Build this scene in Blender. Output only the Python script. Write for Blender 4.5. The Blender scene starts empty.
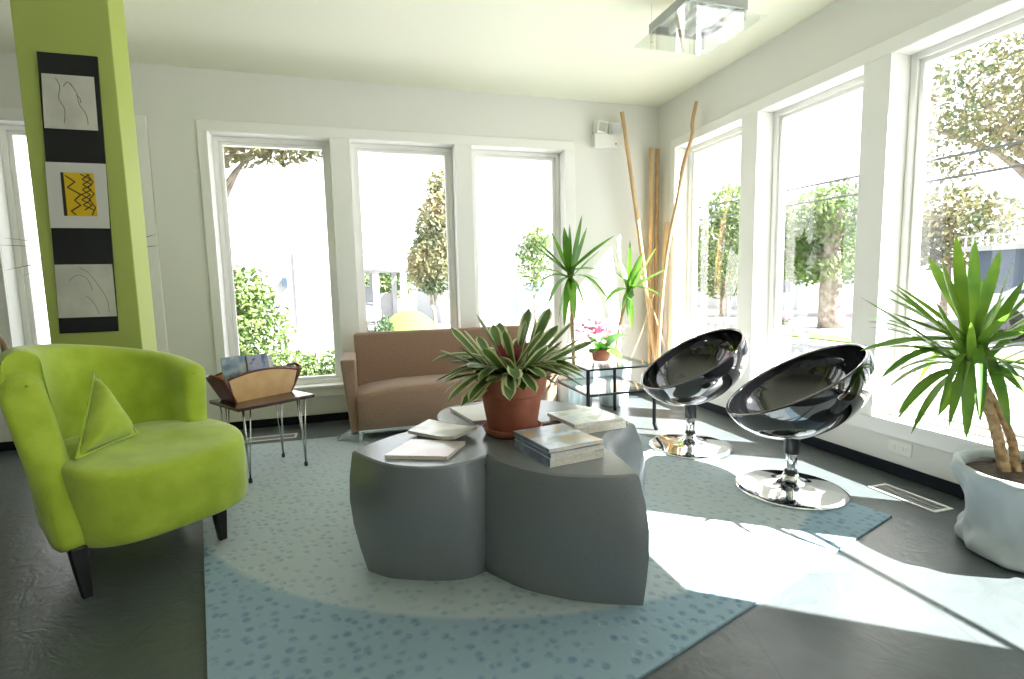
import bpy, bmesh, math, random
from mathutils import Vector, Matrix, Quaternion
random.seed(11)
S = bpy.context.scene
COL = S.collection
PI = math.pi
H = 2.503                      # ceiling height

# ------------------------------------------------------------------ materials
def lin(c):
    return c / 12.92 if c <= .04045 else ((c + .055) / 1.055) ** 2.4
def rgb(r, g, b):
    return (lin(r / 255), lin(g / 255), lin(b / 255), 1)

def mat(name, col, rough=.5, metal=0, coat=0, spec=.5, noise=None, bump=None, trans=0, emit=None, sheen=0):
    m = bpy.data.materials.new(name); m.use_nodes = True
    nt = m.node_tree; b = nt.nodes['Principled BSDF']
    b.inputs['Base Color'].default_value = col
    b.inputs['Roughness'].default_value = rough
    b.inputs['Metallic'].default_value = metal
    b.inputs['Coat Weight'].default_value = coat
    b.inputs['Coat Roughness'].default_value = .03
    b.inputs['Specular IOR Level'].default_value = spec
    b.inputs['Sheen Weight'].default_value = sheen
    if emit:
        b.inputs['Emission Color'].default_value = col; b.inputs['Emission Strength'].default_value = emit
    tc = nt.nodes.new('ShaderNodeTexCoord')
    if noise:                                   # (scale, second colour, detail, lo, hi)
        n = nt.nodes.new('ShaderNodeTexNoise'); n.inputs['Scale'].default_value = noise[0]
        n.inputs['Detail'].default_value = noise[2] if len(noise) > 2 else 4
        r = nt.nodes.new('ShaderNodeValToRGB')
        r.color_ramp.elements[0].position = noise[3] if len(noise) > 3 else .35
        r.color_ramp.elements[1].position = noise[4] if len(noise) > 4 else .65
        r.color_ramp.elements[0].color = col; r.color_ramp.elements[1].color = noise[1]
        nt.links.new(tc.outputs['Object'], n.inputs['Vector'])
        nt.links.new(n.outputs['Fac'], r.inputs['Fac'])
        nt.links.new(r.outputs['Color'], b.inputs['Base Color'])
    if bump:                                    # (scale, strength, detail)
        n = nt.nodes.new('ShaderNodeTexNoise'); n.inputs['Scale'].default_value = bump[0]
        n.inputs['Detail'].default_value = bump[2] if len(bump) > 2 else 3
        bp = nt.nodes.new('ShaderNodeBump'); bp.inputs['Strength'].default_value = bump[1]
        bp.inputs['Distance'].default_value = .01
        nt.links.new(tc.outputs['Object'], n.inputs['Vector'])
        nt.links.new(n.outputs['Fac'], bp.inputs['Height'])
        nt.links.new(bp.outputs['Normal'], b.inputs['Normal'])
    if trans:                                   # leaves let light through
        t = nt.nodes.new('ShaderNodeBsdfTranslucent'); mx = nt.nodes.new('ShaderNodeMixShader')
        mx.inputs[0].default_value = trans
        if noise: nt.links.new(r.outputs['Color'], t.inputs['Color'])
        else: t.inputs['Color'].default_value = col
        nt.links.new(b.outputs[0], mx.inputs[1]); nt.links.new(t.outputs[0], mx.inputs[2])
        nt.links.new(mx.outputs[0], nt.nodes['Material Output'].inputs[0])
    return m

def glass_mat(name, tint=(1, 1, 1, 1), ior=1.5, clear=1.0):
    m = bpy.data.materials.new(name); m.use_nodes = True
    nt = m.node_tree; nt.nodes.remove(nt.nodes['Principled BSDF'])
    t = nt.nodes.new('ShaderNodeBsdfTransparent'); t.inputs[0].default_value = tint
    g = nt.nodes.new('ShaderNodeBsdfGlossy'); g.inputs['Roughness'].default_value = .0
    f = nt.nodes.new('ShaderNodeFresnel')      # same reflectance from both faces of the sheet
    ge = nt.nodes.new('ShaderNodeNewGeometry'); mr = nt.nodes.new('ShaderNodeMapRange')
    mr.inputs[3].default_value = ior; mr.inputs[4].default_value = 1/ior
    nt.links.new(ge.outputs['Backfacing'], mr.inputs[0]); nt.links.new(mr.outputs[0], f.inputs[0])
    mx = nt.nodes.new('ShaderNodeMixShader')
    nt.links.new(f.outputs[0], mx.inputs[0]); nt.links.new(t.outputs[0], mx.inputs[1]); nt.links.new(g.outputs[0], mx.inputs[2])
    nt.links.new(mx.outputs[0], nt.nodes['Material Output'].inputs[0])
    return m

M = {}
M['wall'] = mat('wall_paint', rgb(226, 226, 221), .7, bump=(60, .05))
M['trim'] = mat('trim_paint', rgb(236, 236, 232), .35)
M['ceiling'] = mat('ceiling_paint', rgb(230, 231, 212), .6)
M['green_wall'] = mat('green_wall_paint', rgb(170, 184, 94), .6, bump=(60, .05))
M['base'] = mat('black_vinyl', rgb(14, 22, 32), .7, spec=.25)
M['lime'] = mat('lime_microsuede', rgb(152, 174, 38), .85, noise=(9, rgb(172, 194, 58), 5), bump=(220, .15), sheen=.35)
M['lime_pillow'] = mat('lime_pillow_suede', rgb(158, 180, 48), .85, noise=(14, rgb(174, 196, 64), 5), bump=(220, .15), sheen=.35)
M['black_wood'] = mat('black_lacquered_wood', rgb(16, 15, 16), .3)
M['brown'] = mat('brown_fabric', rgb(138, 110, 90), .9, noise=(120, rgb(151, 123, 102), 4), bump=(400, .2), sheen=.2)
M['chrome'] = mat('chrome', (.86, .87, .88, 1), .04, 1)
M['steel'] = mat('steel_rod', (.62, .63, .64, 1), .2, 1)
M['gloss_black'] = mat('gloss_black_shell', rgb(9, 9, 11), .06, coat=1)
M['rim_black'] = mat('satin_black', rgb(20, 20, 22), .3)
M['table_grey'] = mat('grey_moulded_plastic', rgb(112, 117, 120), .22, spec=.75, noise=(300, rgb(120, 125, 128), 3), bump=(300, .03))
M['terracotta'] = mat('terracotta', rgb(140, 78, 56), .75, noise=(9, rgb(166, 102, 78), 5), bump=(40, .08))
M['soil'] = mat('soil', rgb(54, 42, 32), .95, bump=(60, .8), noise=(30, rgb(84, 68, 50)))
M['walnut'] = mat('dark_walnut', rgb(58, 36, 30), .22, noise=(6, rgb(74, 46, 38)))
M['mahogany'] = mat('mahogany', rgb(92, 34, 26), .28, noise=(8, rgb(112, 46, 34)))
M['maple'] = mat('light_maple', rgb(222, 184, 132), .4, noise=(14, rgb(208, 166, 114)))
M['paper'] = mat('paper', rgb(232, 230, 224), .6)
M['pages'] = mat('page_edges', rgb(218, 212, 200), .8, noise=(160, rgb(196, 188, 174)))
M['black_metal'] = mat('black_metal', rgb(30, 32, 35), .35, .6)
M['foil'] = mat('pale_foil_wrap', rgb(206, 214, 220), .38, .35, bump=(14, .7, 5))
M['wrap'] = mat('grey_fabric_wrap', rgb(172, 180, 182), .7, bump=(24, .25, 4))
M['bamboo'] = mat('bamboo', rgb(216, 184, 140), .45, noise=(5, rgb(200, 164, 116)))
M['pale_stick'] = mat('pale_stick', rgb(192, 160, 120), .6, noise=(10, rgb(170, 136, 96)))
M['white_plastic'] = mat('white_plastic', rgb(232, 232, 226), .4)
M['grey_metal'] = mat('brushed_metal', rgb(172, 174, 174), .45, .4)
M['vent_metal'] = mat('vent_enamel', rgb(222, 222, 214), .4)
M['vent_dark'] = mat('vent_dark', rgb(30, 30, 30), .7)
M['board'] = mat('black_board', rgb(26, 28, 30), .22)
M['mat_board'] = mat('white_mat_board', rgb(208, 208, 200), .7)
M['sketch'] = mat('sketch_paper', rgb(206, 205, 192), .8, noise=(7, rgb(188, 187, 174), 6))
M['pencil'] = mat('pencil_line', rgb(112, 112, 104), .9)
M['yellow'] = mat('yellow_print', rgb(214, 178, 22), .7)
M['ink'] = mat('dark_ink', rgb(40, 36, 28), .7)
M['leaf'] = mat('yucca_leaf', rgb(74, 128, 40), .38, noise=(5, rgb(108, 158, 52)), trans=.35)
M['leaf_bright'] = mat('dracaena_leaf', rgb(62, 108, 44), .3, noise=(4, rgb(124, 160, 52)), trans=.4)
M['brom_green'] = mat('bromeliad_leaf', rgb(76, 104, 54), .4, noise=(12, rgb(100, 128, 66)), trans=.25)
M['brom_cream'] = mat('bromeliad_margin', rgb(206, 208, 158), .45, trans=.3)
M['brom_pink'] = mat('bromeliad_heart', rgb(150, 62, 78), .45, trans=.2)
M['trunk'] = mat('ringed_trunk', rgb(188, 160, 122), .9, noise=(40, rgb(140, 112, 80)), bump=(50, .8))
M['petal'] = mat('pink_petal', rgb(226, 138, 176), .6, noise=(30, rgb(240, 180, 204)), trans=.3)
M['plant_green'] = mat('broad_leaf', rgb(52, 104, 34), .4, noise=(8, rgb(76, 132, 46)), trans=.3)
M['dark_leaf'] = mat('dark_spiky_leaf', rgb(34, 44, 30), .5)
M['bentwood'] = mat('bentwood', rgb(150, 118, 84), .4)
M['glass'] = glass_mat('window_glass')
M['table_glass'] = glass_mat('table_glass', (.90, .95, .93, 1))
M['lamp_glass'] = glass_mat('lamp_glass', (.93, .96, .95, 1), 1.6)
M['tube'] = mat('opal_tube', rgb(248, 248, 246), .3)
# outdoors
M['concrete'] = mat('concrete', rgb(150, 150, 148), .9, noise=(.6, rgb(138, 138, 137)))
M['ext_white'] = mat('white_siding', rgb(168, 169, 170), .7)
M['ext_trim'] = mat('white_exterior_trim', rgb(160, 161, 162), .6)
M['ext_grey'] = mat('grey_siding', rgb(74, 86, 104), .7)
M['ext_blue'] = mat('pale_blue_door', rgb(84, 112, 150), .6)
M['roof'] = mat('grey_roof', rgb(120, 118, 116), .8)
M['win_dark'] = mat('dark_window', rgb(56, 66, 78), .1)
M['bark'] = mat('bark', rgb(150, 140, 128), .95, noise=(8, rgb(110, 100, 90)), bump=(16, .8))
M['grass'] = mat('lawn', rgb(96, 124, 44), .9, noise=(30, rgb(76, 104, 36)), bump=(60, .5))
M['leafA'] = mat('tree_leaf', rgb(70, 94, 50), .6, noise=(1.3, rgb(112, 130, 74)), trans=.35)
M['leafB'] = mat('autumn_leaf', rgb(74, 90, 58), .6, noise=(1.1, rgb(122, 112, 76)), trans=.3)
M['leafC'] = mat('hedge_leaf', rgb(62, 88, 44), .6, noise=(4, rgb(108, 128, 66)), trans=.3)
M['leafD'] = mat('box_leaf', rgb(44, 66, 38), .6, noise=(6, rgb(58, 82, 48)), trans=.2)
M['car'] = mat('silver_car_paint', rgb(176, 180, 186), .25, .3, coat=.6)
M['tyre'] = mat('tyre', rgb(28, 28, 28), .8)
M['wire'] = mat('cable', rgb(60, 60, 62), .7)

def floor_material():
    m = mat('slate_floor', rgb(66, 72, 72), .3); nt = m.node_tree; b = nt.nodes['Principled BSDF']
    tc = nt.nodes.new('ShaderNodeTexCoord')
    w = nt.nodes.new('ShaderNodeTexNoise'); w.inputs['Scale'].default_value = 5; w.inputs['Detail'].default_value = 6
    w.inputs['Distortion'].default_value = 2.5
    nt.links.new(tc.outputs['Object'], w.inputs['Vector'])
    r = nt.nodes.new('ShaderNodeValToRGB')
    r.color_ramp.elements[0].color = rgb(66, 73, 73); r.color_ramp.elements[1].color = rgb(84, 91, 91)
    nt.links.new(w.outputs['Fac'], r.inputs['Fac'])
    # tile joints
    br = nt.nodes.new('ShaderNodeTexBrick'); br.offset = 0; br.inputs['Scale'].default_value = 1
    br.inputs['Brick Width'].default_value = .6; br.inputs['Row Height'].default_value = .6
    br.inputs['Mortar Size'].default_value = .0013; br.inputs['Mortar Smooth'].default_value = .3
    mp = nt.nodes.new('ShaderNodeMapping'); mp.inputs['Rotation'].default_value = (0, 0, .3)
    nt.links.new(tc.outputs['Object'], mp.inputs['Vector']); nt.links.new(mp.outputs[0], br.inputs['Vector'])
    mx = nt.nodes.new('ShaderNodeMix'); mx.data_type = 'RGBA'
    mx.inputs[7].default_value = rgb(54, 59, 59)
    nt.links.new(br.outputs['Fac'], mx.inputs[0]); nt.links.new(r.outputs[0], mx.inputs[6])
    nt.links.new(mx.outputs[2], b.inputs['Base Color'])
    # wrinkled, slate-like relief
    w2 = nt.nodes.new('ShaderNodeTexNoise'); w2.inputs['Scale'].default_value = 9; w2.inputs['Detail'].default_value = 5
    w2.inputs['Distortion'].default_value = 3.5
    nt.links.new(tc.outputs['Object'], w2.inputs['Vector'])
    bp = nt.nodes.new('ShaderNodeBump'); bp.inputs['Strength'].default_value = .2; bp.inputs['Distance'].default_value = .01
    nt.links.new(w2.outputs['Fac'], bp.inputs['Height']); nt.links.new(bp.outputs[0], b.inputs['Normal'])
    return m
M['floor'] = floor_material()

def rug_material(cx, cy, R):
    m = mat('blue_dotted_rug', rgb(140, 166, 172), .95); nt = m.node_tree; b = nt.nodes['Principled BSDF']
    tc = nt.nodes.new('ShaderNodeTexCoord')
    mp = nt.nodes.new('ShaderNodeMapping'); mp.inputs['Rotation'].default_value = (0, 0, -.29)
    nt.links.new(tc.outputs['Object'], mp.inputs['Vector'])
    v = nt.nodes.new('ShaderNodeTexVoronoi'); v.inputs['Scale'].default_value = 25; v.inputs['Randomness'].default_value = .7
    nt.links.new(mp.outputs[0], v.inputs['Vector'])
    dr = nt.nodes.new('ShaderNodeValToRGB')
    dr.color_ramp.elements[0].position = .16; dr.color_ramp.elements[1].position = .42
    dr.color_ramp.elements[0].color = (1, 1, 1, 1); dr.color_ramp.elements[1].color = (0, 0, 0, 1)
    nt.links.new(v.outputs['Distance'], dr.inputs['Fac'])
    # large pale disc woven into the pile
    ds = nt.nodes.new('ShaderNodeVectorMath'); ds.operation = 'DISTANCE'; ds.inputs[1].default_value = (cx, cy, 0)
    sep = nt.nodes.new('ShaderNodeVectorMath'); sep.operation = 'MULTIPLY'; sep.inputs[1].default_value = (1, 1, 0)
    nt.links.new(tc.outputs['Object'], sep.inputs[0]); nt.links.new(sep.outputs[0], ds.inputs[0])
    lt = nt.nodes.new('ShaderNodeMapRange'); lt.inputs[1].default_value = R - .012; lt.inputs[2].default_value = R + .012
    nt.links.new(ds.outputs['Value'], lt.inputs[0])
    base = nt.nodes.new('ShaderNodeMix'); base.data_type = 'RGBA'
    base.inputs[6].default_value = rgb(168, 180, 182); base.inputs[7].default_value = rgb(134, 158, 170)
    nt.links.new(lt.outputs[0], base.inputs[0])
    dot = nt.nodes.new('ShaderNodeMix'); dot.data_type = 'RGBA'
    dot.inputs[6].default_value = rgb(144, 163, 173); dot.inputs[7].default_value = rgb(102, 129, 151)
    nt.links.new(lt.outputs[0], dot.inputs[0])
    nz = nt.nodes.new('ShaderNodeTexNoise'); nz.inputs['Scale'].default_value = 60
    nt.links.new(tc.outputs['Object'], nz.inputs['Vector'])
    mul = nt.nodes.new('ShaderNodeMath'); mul.operation = 'MULTIPLY'
    nt.links.new(dr.outputs[0], mul.inputs[0])
    mr = nt.nodes.new('ShaderNodeMapRange'); mr.inputs[1].default_value = .3; mr.inputs[2].default_value = .6
    nt.links.new(nz.outputs['Fac'], mr.inputs[0]); nt.links.new(mr.outputs[0], mul.inputs[1])
    fin = nt.nodes.new('ShaderNodeMix'); fin.data_type = 'RGBA'
    nt.links.new(mul.outputs[0], fin.inputs[0]); nt.links.new(base.outputs[2], fin.inputs[6]); nt.links.new(dot.outputs[2], fin.inputs[7])
    nt.links.new(fin.outputs[2], b.inputs['Base Color'])
    bp = nt.nodes.new('ShaderNodeBump'); bp.inputs['Strength'].default_value = .5; bp.inputs['Distance'].default_value = .006; bp.invert = True
    nt.links.new(dr.outputs[0], bp.inputs['Height']); nt.links.new(bp.outputs[0], b.inputs['Normal'])
    return m
M['rug'] = rug_material(-1.76, -1.1, 1.65)

# printed covers: soft blotches of three colours
def cover(name, a, b_, c, scale=9):
    m = mat(name, a, .28, coat=.3); nt = m.node_tree; p = nt.nodes['Principled BSDF']
    tc = nt.nodes.new('ShaderNodeTexCoord'); n = nt.nodes.new('ShaderNodeTexNoise')
    n.inputs['Scale'].default_value = scale; n.inputs['Detail'].default_value = 2
    nt.links.new(tc.outputs['Object'], n.inputs['Vector'])
    r = nt.nodes.new('ShaderNodeValToRGB'); e = r.color_ramp.elements
    e[0].position = .4; e[0].color = a; e[1].position = .62; e[1].color = c
    x = e.new(.5); x.color = b_
    nt.links.new(n.outputs['Fac'], r.inputs['Fac']); nt.links.new(r.outputs[0], p.inputs['Base Color'])
    return m
M['cover_pink'] = cover('pale_pink_cover', rgb(236, 232, 230), rgb(230, 214, 212), rgb(220, 196, 196), 6)
M['cover_cream'] = cover('cream_cover', rgb(232, 228, 218), rgb(214, 208, 190), rgb(150, 158, 130), 7)
M['cover_sky'] = cover('blue_white_cover', rgb(226, 232, 240), rgb(168, 184, 210), rgb(196, 176, 140), 11)
M['cover_sea'] = cover('sea_cover', rgb(196, 208, 218), rgb(226, 228, 226), rgb(176, 188, 176), 12)
M['cover_blue'] = cover('blue_brochure', rgb(30, 66, 92), rgb(84, 120, 138), rgb(140, 150, 140), 16)
M['cover_navy'] = cover('navy_brochure', rgb(26, 42, 84), rgb(110, 134, 176), rgb(150, 120, 100), 22)
M['spine'] = cover('blue_spine', rgb(44, 62, 96), rgb(58, 84, 122), rgb(96, 124, 112), 14)
M['maroon'] = mat('maroon_leather', rgb(84, 34, 36), .5)
M['pinkish'] = mat('pink_clay', rgb(206, 132, 112), .6)

# ------------------------------------------------------------------ mesh builder
class MB:
    def __init__(s): s.v = []; s.f = []; s.m = []
    def quad(s, a, b, c, d, mi=0):
        i = len(s.v); s.v += [tuple(a), tuple(b), tuple(c), tuple(d)]; s.f.append((i, i+1, i+2, i+3)); s.m.append(mi)
    def box(s, lo, hi, mi=0, M4=None):
        i = len(s.v)
        P = [Vector((x, y, z)) for x in (lo[0], hi[0]) for y in (lo[1], hi[1]) for z in (lo[2], hi[2])]
        if M4: P = [M4 @ p for p in P]
        s.v += [tuple(p) for p in P]
        for q in ((0,1,3,2), (4,6,7,5), (0,4,5,1), (2,3,7,6), (0,2,6,4), (1,5,7,3)):
            s.f.append(tuple(i+k for k in q)); s.m.append(mi)
        return s
    def grid(s, rows, cu=False, cv=False, mi=0, flip=False):
        n = len(rows); k = len(rows[0]); i0 = len(s.v)
        for r in rows: s.v += [tuple(p) for p in r]
        for a in range(n if cv else n-1):
            for b in range(k if cu else k-1):
                q = (i0+a*k+b, i0+a*k+(b+1) % k, i0+((a+1) % n)*k+(b+1) % k, i0+((a+1) % n)*k+b)
                s.f.append(q[::-1] if flip else q); s.m.append(mi)
        return i0
    def ngon(s, pts, mi=0):
        i = len(s.v); s.v += [tuple(p) for p in pts]; s.f.append(tuple(range(i, i+len(pts)))); s.m.append(mi)
    def prism(s, pts, d, mi=0):
        d = Vector(d); a = [Vector(p) for p in pts]; b = [p+d for p in a]
        s.ngon(a[::-1], mi); s.ngon(b, mi)
        for i in range(len(a)):
            j = (i+1) % len(a); s.quad(a[i], a[j], b[j], b[i], mi)
        return s
    def tube(s, path, rad, n=8, mi=0, cap=True):
        P = [Vector(p) for p in path]; rows = []
        R = rad if hasattr(rad, '__len__') else [rad]*len(P)
        t0 = (P[1]-P[0]).normalized(); a = t0.orthogonal().normalized()
        for i, p in enumerate(P):
            t = (P[min(i+1, len(P)-1)]-P[max(i-1, 0)]).normalized()
            a = (a-t*a.dot(t)).normalized(); b = t.cross(a).normalized()
            rows.append([p+(a*math.cos(2*PI*k/n)+b*math.sin(2*PI*k/n))*R[i] for k in range(n)])
        s.grid(rows, cu=True, mi=mi, flip=True)
        if cap: s.ngon(rows[0], mi); s.ngon(rows[-1][::-1], mi)
        return s
    def lathe(s, prof, n=32, mi=0, c=(0, 0, 0), f=None):
        rows = []
        for (r, z) in prof:
            rows.append([(c[0]+max(r, 1e-4)*math.cos(2*PI*k/n), c[1]+max(r, 1e-4)*math.sin(2*PI*k/n), c[2]+z) for k in range(n)])
        if f: rows = [[f(Vector(p), i, k) for k, p in enumerate(r)] for i, r in enumerate(rows)]
        s.grid(rows, cu=True, mi=mi)
        return s
    def build(s, name, mats, parent=None, smooth=False, bevel=0, sub=0, weld=True, seg=2):
        me = bpy.data.meshes.new(name); me.from_pydata(s.v, [], s.f)
        for m_ in (mats if isinstance(mats, (list, tuple)) else [mats]): me.materials.append(m_)
        me.polygons.foreach_set('material_index', s.m)
        if weld:
            bm = bmesh.new(); bm.from_mesh(me); bmesh.ops.remove_doubles(bm, verts=bm.verts, dist=1e-5)
            bmesh.ops.recalc_face_normals(bm, faces=bm.faces); bm.to_mesh(me); bm.free()
        if smooth: me.polygons.foreach_set('use_smooth', [True]*len(me.polygons))
        me.update()
        o = bpy.data.objects.new(name, me); COL.objects.link(o)
        if parent: o.parent = parent
        if bevel:
            b = o.modifiers.new('bevel', 'BEVEL'); b.width = bevel; b.segments = seg; b.limit_method = 'ANGLE'; b.angle_limit = .6
        if sub:
            u = o.modifiers.new('sub', 'SUBSURF'); u.levels = sub; u.render_levels = sub
        return o

def tag(o, label=None, cat=None, group=None, kind=None):
    for k, v in (('label', label), ('category', cat), ('group', group), ('kind', kind)):
        if v: o[k] = v
    return o
def thing(name, label, cat, loc=(0, 0, 0), rz=0, group=None):
    o = bpy.data.objects.new(name, None); COL.objects.link(o)
    o.empty_display_size = .1; o.location = loc; o.rotation_euler = (0, 0, rz)
    return tag(o, label, cat, group)
def bezier(p0, p1, p2, n):
    p0, p1, p2 = Vector(p0), Vector(p1), Vector(p2)
    return [p0*(1-t)**2+p1*2*t*(1-t)+p2*t*t for t in [i/n for i in range(n+1)]]
def spline(pts, n=8):
    P = [Vector(p) for p in pts]; out = []
    for i in range(len(P)-1):
        a, b, c, d = P[max(i-1, 0)], P[i], P[i+1], P[min(i+2, len(P)-1)]
        for k in range(n):
            t = k/n
            out.append(.5*((2*b)+(c-a)*t+(2*a-5*b+4*c-d)*t*t+(3*b-a-3*c+d)*t**3))
    return out+[P[-1]]

# ------------------------------------------------------------------ room shell
def wall_holes(name, a_rng, z_rng, holes, thick, to3, material):
    """wall in an (a, z) plane with rectangular holes; to3(a, depth, z) -> xyz"""
    A = sorted({a_rng[0], a_rng[1], *[h[0] for h in holes], *[h[1] for h in holes]})
    Z = sorted({z_rng[0], z_rng[1], *[h[2] for h in holes], *[h[3] for h in holes]})
    mb = MB()
    def hole(a, z): return any(h[0] < a < h[1] and h[2] < z < h[3] for h in holes)
    for i in range(len(A)-1):
        for j in range(len(Z)-1):
            if hole((A[i]+A[i+1])/2, (Z[j]+Z[j+1])/2): continue
            for d in (0, thick):
                mb.quad(to3(A[i], d, Z[j]), to3(A[i+1], d, Z[j]), to3(A[i+1], d, Z[j+1]), to3(A[i], d, Z[j+1]))
    for (a0, a1, z0, z1) in holes:
        mb.quad(to3(a0, 0, z0), to3(a0, thick, z0), to3(a0, thick, z1), to3(a0, 0, z1))
        mb.quad(to3(a1, 0, z0), to3(a1, thick, z0), to3(a1, thick, z1), to3(a1, 0, z1))
        mb.quad(to3(a0, 0, z0), to3(a1, 0, z0), to3(a1, thick, z0), to3(a0, thick, z0))
        mb.quad(to3(a0, 0, z1), to3(a1, 0, z1), to3(a1, thick, z1), to3(a0, thick, z1))
    for (a, b) in ((a_rng[0], a_rng[0]), (a_rng[1], a_rng[1])):
        mb.quad(to3(a, 0, z_rng[0]), to3(a, thick, z_rng[0]), to3(a, thick, z_rng[1]), to3(a, 0, z_rng[1]))
    o = mb.build(name, material); o['kind'] = 'structure'
    return o

ZS, ZO, ZT = .274, 2.098, 2.168
TH = .20
BW = [(-4.73, -3.94), (-3.51, -2.72), (-2.582, -1.80), (-1.667, -.882)]
RW = [(-1.046, -.269), (-1.938, -1.195), (-2.86, -2.083), (-4.14, -3.25), (-5.7, -4.75), (-6.8, -5.9)]
XL, YF = -7.0, -7.2
back3 = lambda a, d, z: (a, d, z)
right3 = lambda a, d, z: (d, a, z)
wall_holes('wall_back', (XL-.2, TH), (0, H), [(a, b, ZS, ZO) for a, b in BW], TH, back3, M['wall'])
wall_holes('wall_right', (YF-.2, 0), (0, H), [(a, b, ZS, ZO) for a, b in RW], TH, right3, M['wall'])
wall_holes('wall_left', (YF-.2, 0), (0, H), [], TH, lambda a, d, z: (XL-d, a, z), M['wall'])
wall_holes('wall_front', (XL-.2, TH), (0, H), [], TH, lambda a, d, z: (a, YF-d, z), M['wall'])
mb = MB(); mb.box((XL-.2, YF-.2, -.12), (TH, TH, 0)); mb.build('floor', M['floor'])['kind'] = 'structure'
mb = MB(); mb.box((XL-.2, YF-.2, H), (TH, TH, H+.15)); mb.build('ceiling', M['ceiling'])['kind'] = 'structure'
mb = MB(); mb.box((XL, -.012, 0), (-.012, 0, .060)); mb.build('baseboard_back', M['base'], bevel=.003)['kind'] = 'structure'
mb = MB(); mb.box((-.012, YF, 0), (0, 0, .060)); mb.build('baseboard_right', M['base'], bevel=.003)['kind'] = 'structure'
mb = MB(); mb.box((-4.008, -1.108, 0), (-3.630, -.911, H)); mb.build('pillar', M['green_wall'], bevel=.004)['kind'] = 'structure'

def casing(name, lo, hi, opens, to3):
    """flat casing boards round a row of openings, 14 mm proud of the wall"""
    mb = MB(); pr = -.014; zb = ZS-.078
    def bd(a0, a1, z0, z1, p=pr):
        P, Q = to3(a0, p, z0), to3(a1, 0, z1)
        mb.box([min(P[i], Q[i]) for i in range(3)], [max(P[i], Q[i]) for i in range(3)])
    bd(lo, hi, ZO, ZT); bd(lo, hi, zb, ZS)
    ed = [lo]+[e for o in opens for e in o]+[hi]
    for i in range(0, len(ed), 2): bd(ed[i], ed[i+1], ZS, ZO)
    # stools (inner sills)
    for a, b in opens: bd(a-.0, b+.0, ZS-.012, ZS+.008, -.026)
    mb.build(name, M['trim'], bevel=.003)['kind'] = 'structure'
casing('trim_1', -3.572, -.796, sorted(BW[1:]), back3)
casing('trim_2', -4.80, -3.865, [BW[0]], back3)
casing('trim_3', -4.21, -.205, sorted(RW[:4]), right3)

def window(n, a0, a1, to3):
    root = thing('window_%d' % n, None, None); root['kind'] = 'structure'
    def fr(mb, inset, w, d0, d1):
        x0, x1, z0, z1 = a0+inset, a1-inset, ZS+inset, ZO-inset
        for (p, q) in (((x0, d0, z0), (x0+w, d1, z1)), ((x1-w, d0, z0), (x1, d1, z1)),
                       ((x0+w, d0, z0), (x1-w, d1, z0+w)), ((x0+w, d0, z1-w), (x1-w, d1, z1))):
            P, Q = to3(*p), to3(*q)
            mb.box([min(P[i], Q[i]) for i in range(3)], [max(P[i], Q[i]) for i in range(3)])
    mb = MB(); fr(mb, 0, .032, .118, .195); mb.build('window_frame', M['trim'], root, bevel=.003)
    mb = MB(); fr(mb, .032, .024, .135, .18); mb.build('window_sash', M['trim'], root, bevel=.004)
    if n == 8:                                   # this one is divided by a rail
        P, Q = to3(a0+.05, .150, 1.232), to3(a1-.05, .168, 1.250)
        MB().box([min(P[i], Q[i]) for i in range(3)], [max(P[i], Q[i]) for i in range(3)]).build('window_rail', M['trim'], root, bevel=.003)
    mb = MB(); P, Q = to3(a0+.05, .156, ZS+.05), to3(a1-.05, .160, ZO-.05)
    mb.box([min(P[i], Q[i]) for i in range(3)], [max(P[i], Q[i]) for i in range(3)])
    mb.build('window_pane', M['glass'], root)
k = 1
for a, b in BW: window(k, a, b, back3); k += 1
for a, b in RW[:4]: window(k, a, b, right3); k += 1

# ------------------------------------------------------------------ rug
mb = MB()
q = [(-2.845, -3.308), (-.471, -2.556), (-1.02, -.50), (-3.59, -.470)]
rows = []
for j in range(13):
    t = j/12; r = []
    for i in range(13):
        s_ = i/12
        x = (q[0][0]*(1-s_)+q[1][0]*s_)*(1-t)+(q[3][0]*(1-s_)+q[2][0]*s_)*t
        y = (q[0][1]*(1-s_)+q[1][1]*s_)*(1-t)+(q[3][1]*(1-s_)+q[2][1]*s_)*t
        r.append((x, y, .008))
    rows.append(r)
mb.grid(rows)
b4 = [Vector((x, y, .008)) for x, y in q]; b0 = [Vector((x, y, .0005)) for x, y in q]
for i in range(4): mb.quad(b4[i], b4[(i+1) % 4], b0[(i+1) % 4], b0[i])
tag(mb.build('rug', M['rug']), 'large pale blue rug woven with small dots and a lighter disc', 'rug')
RZ = .008

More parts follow.
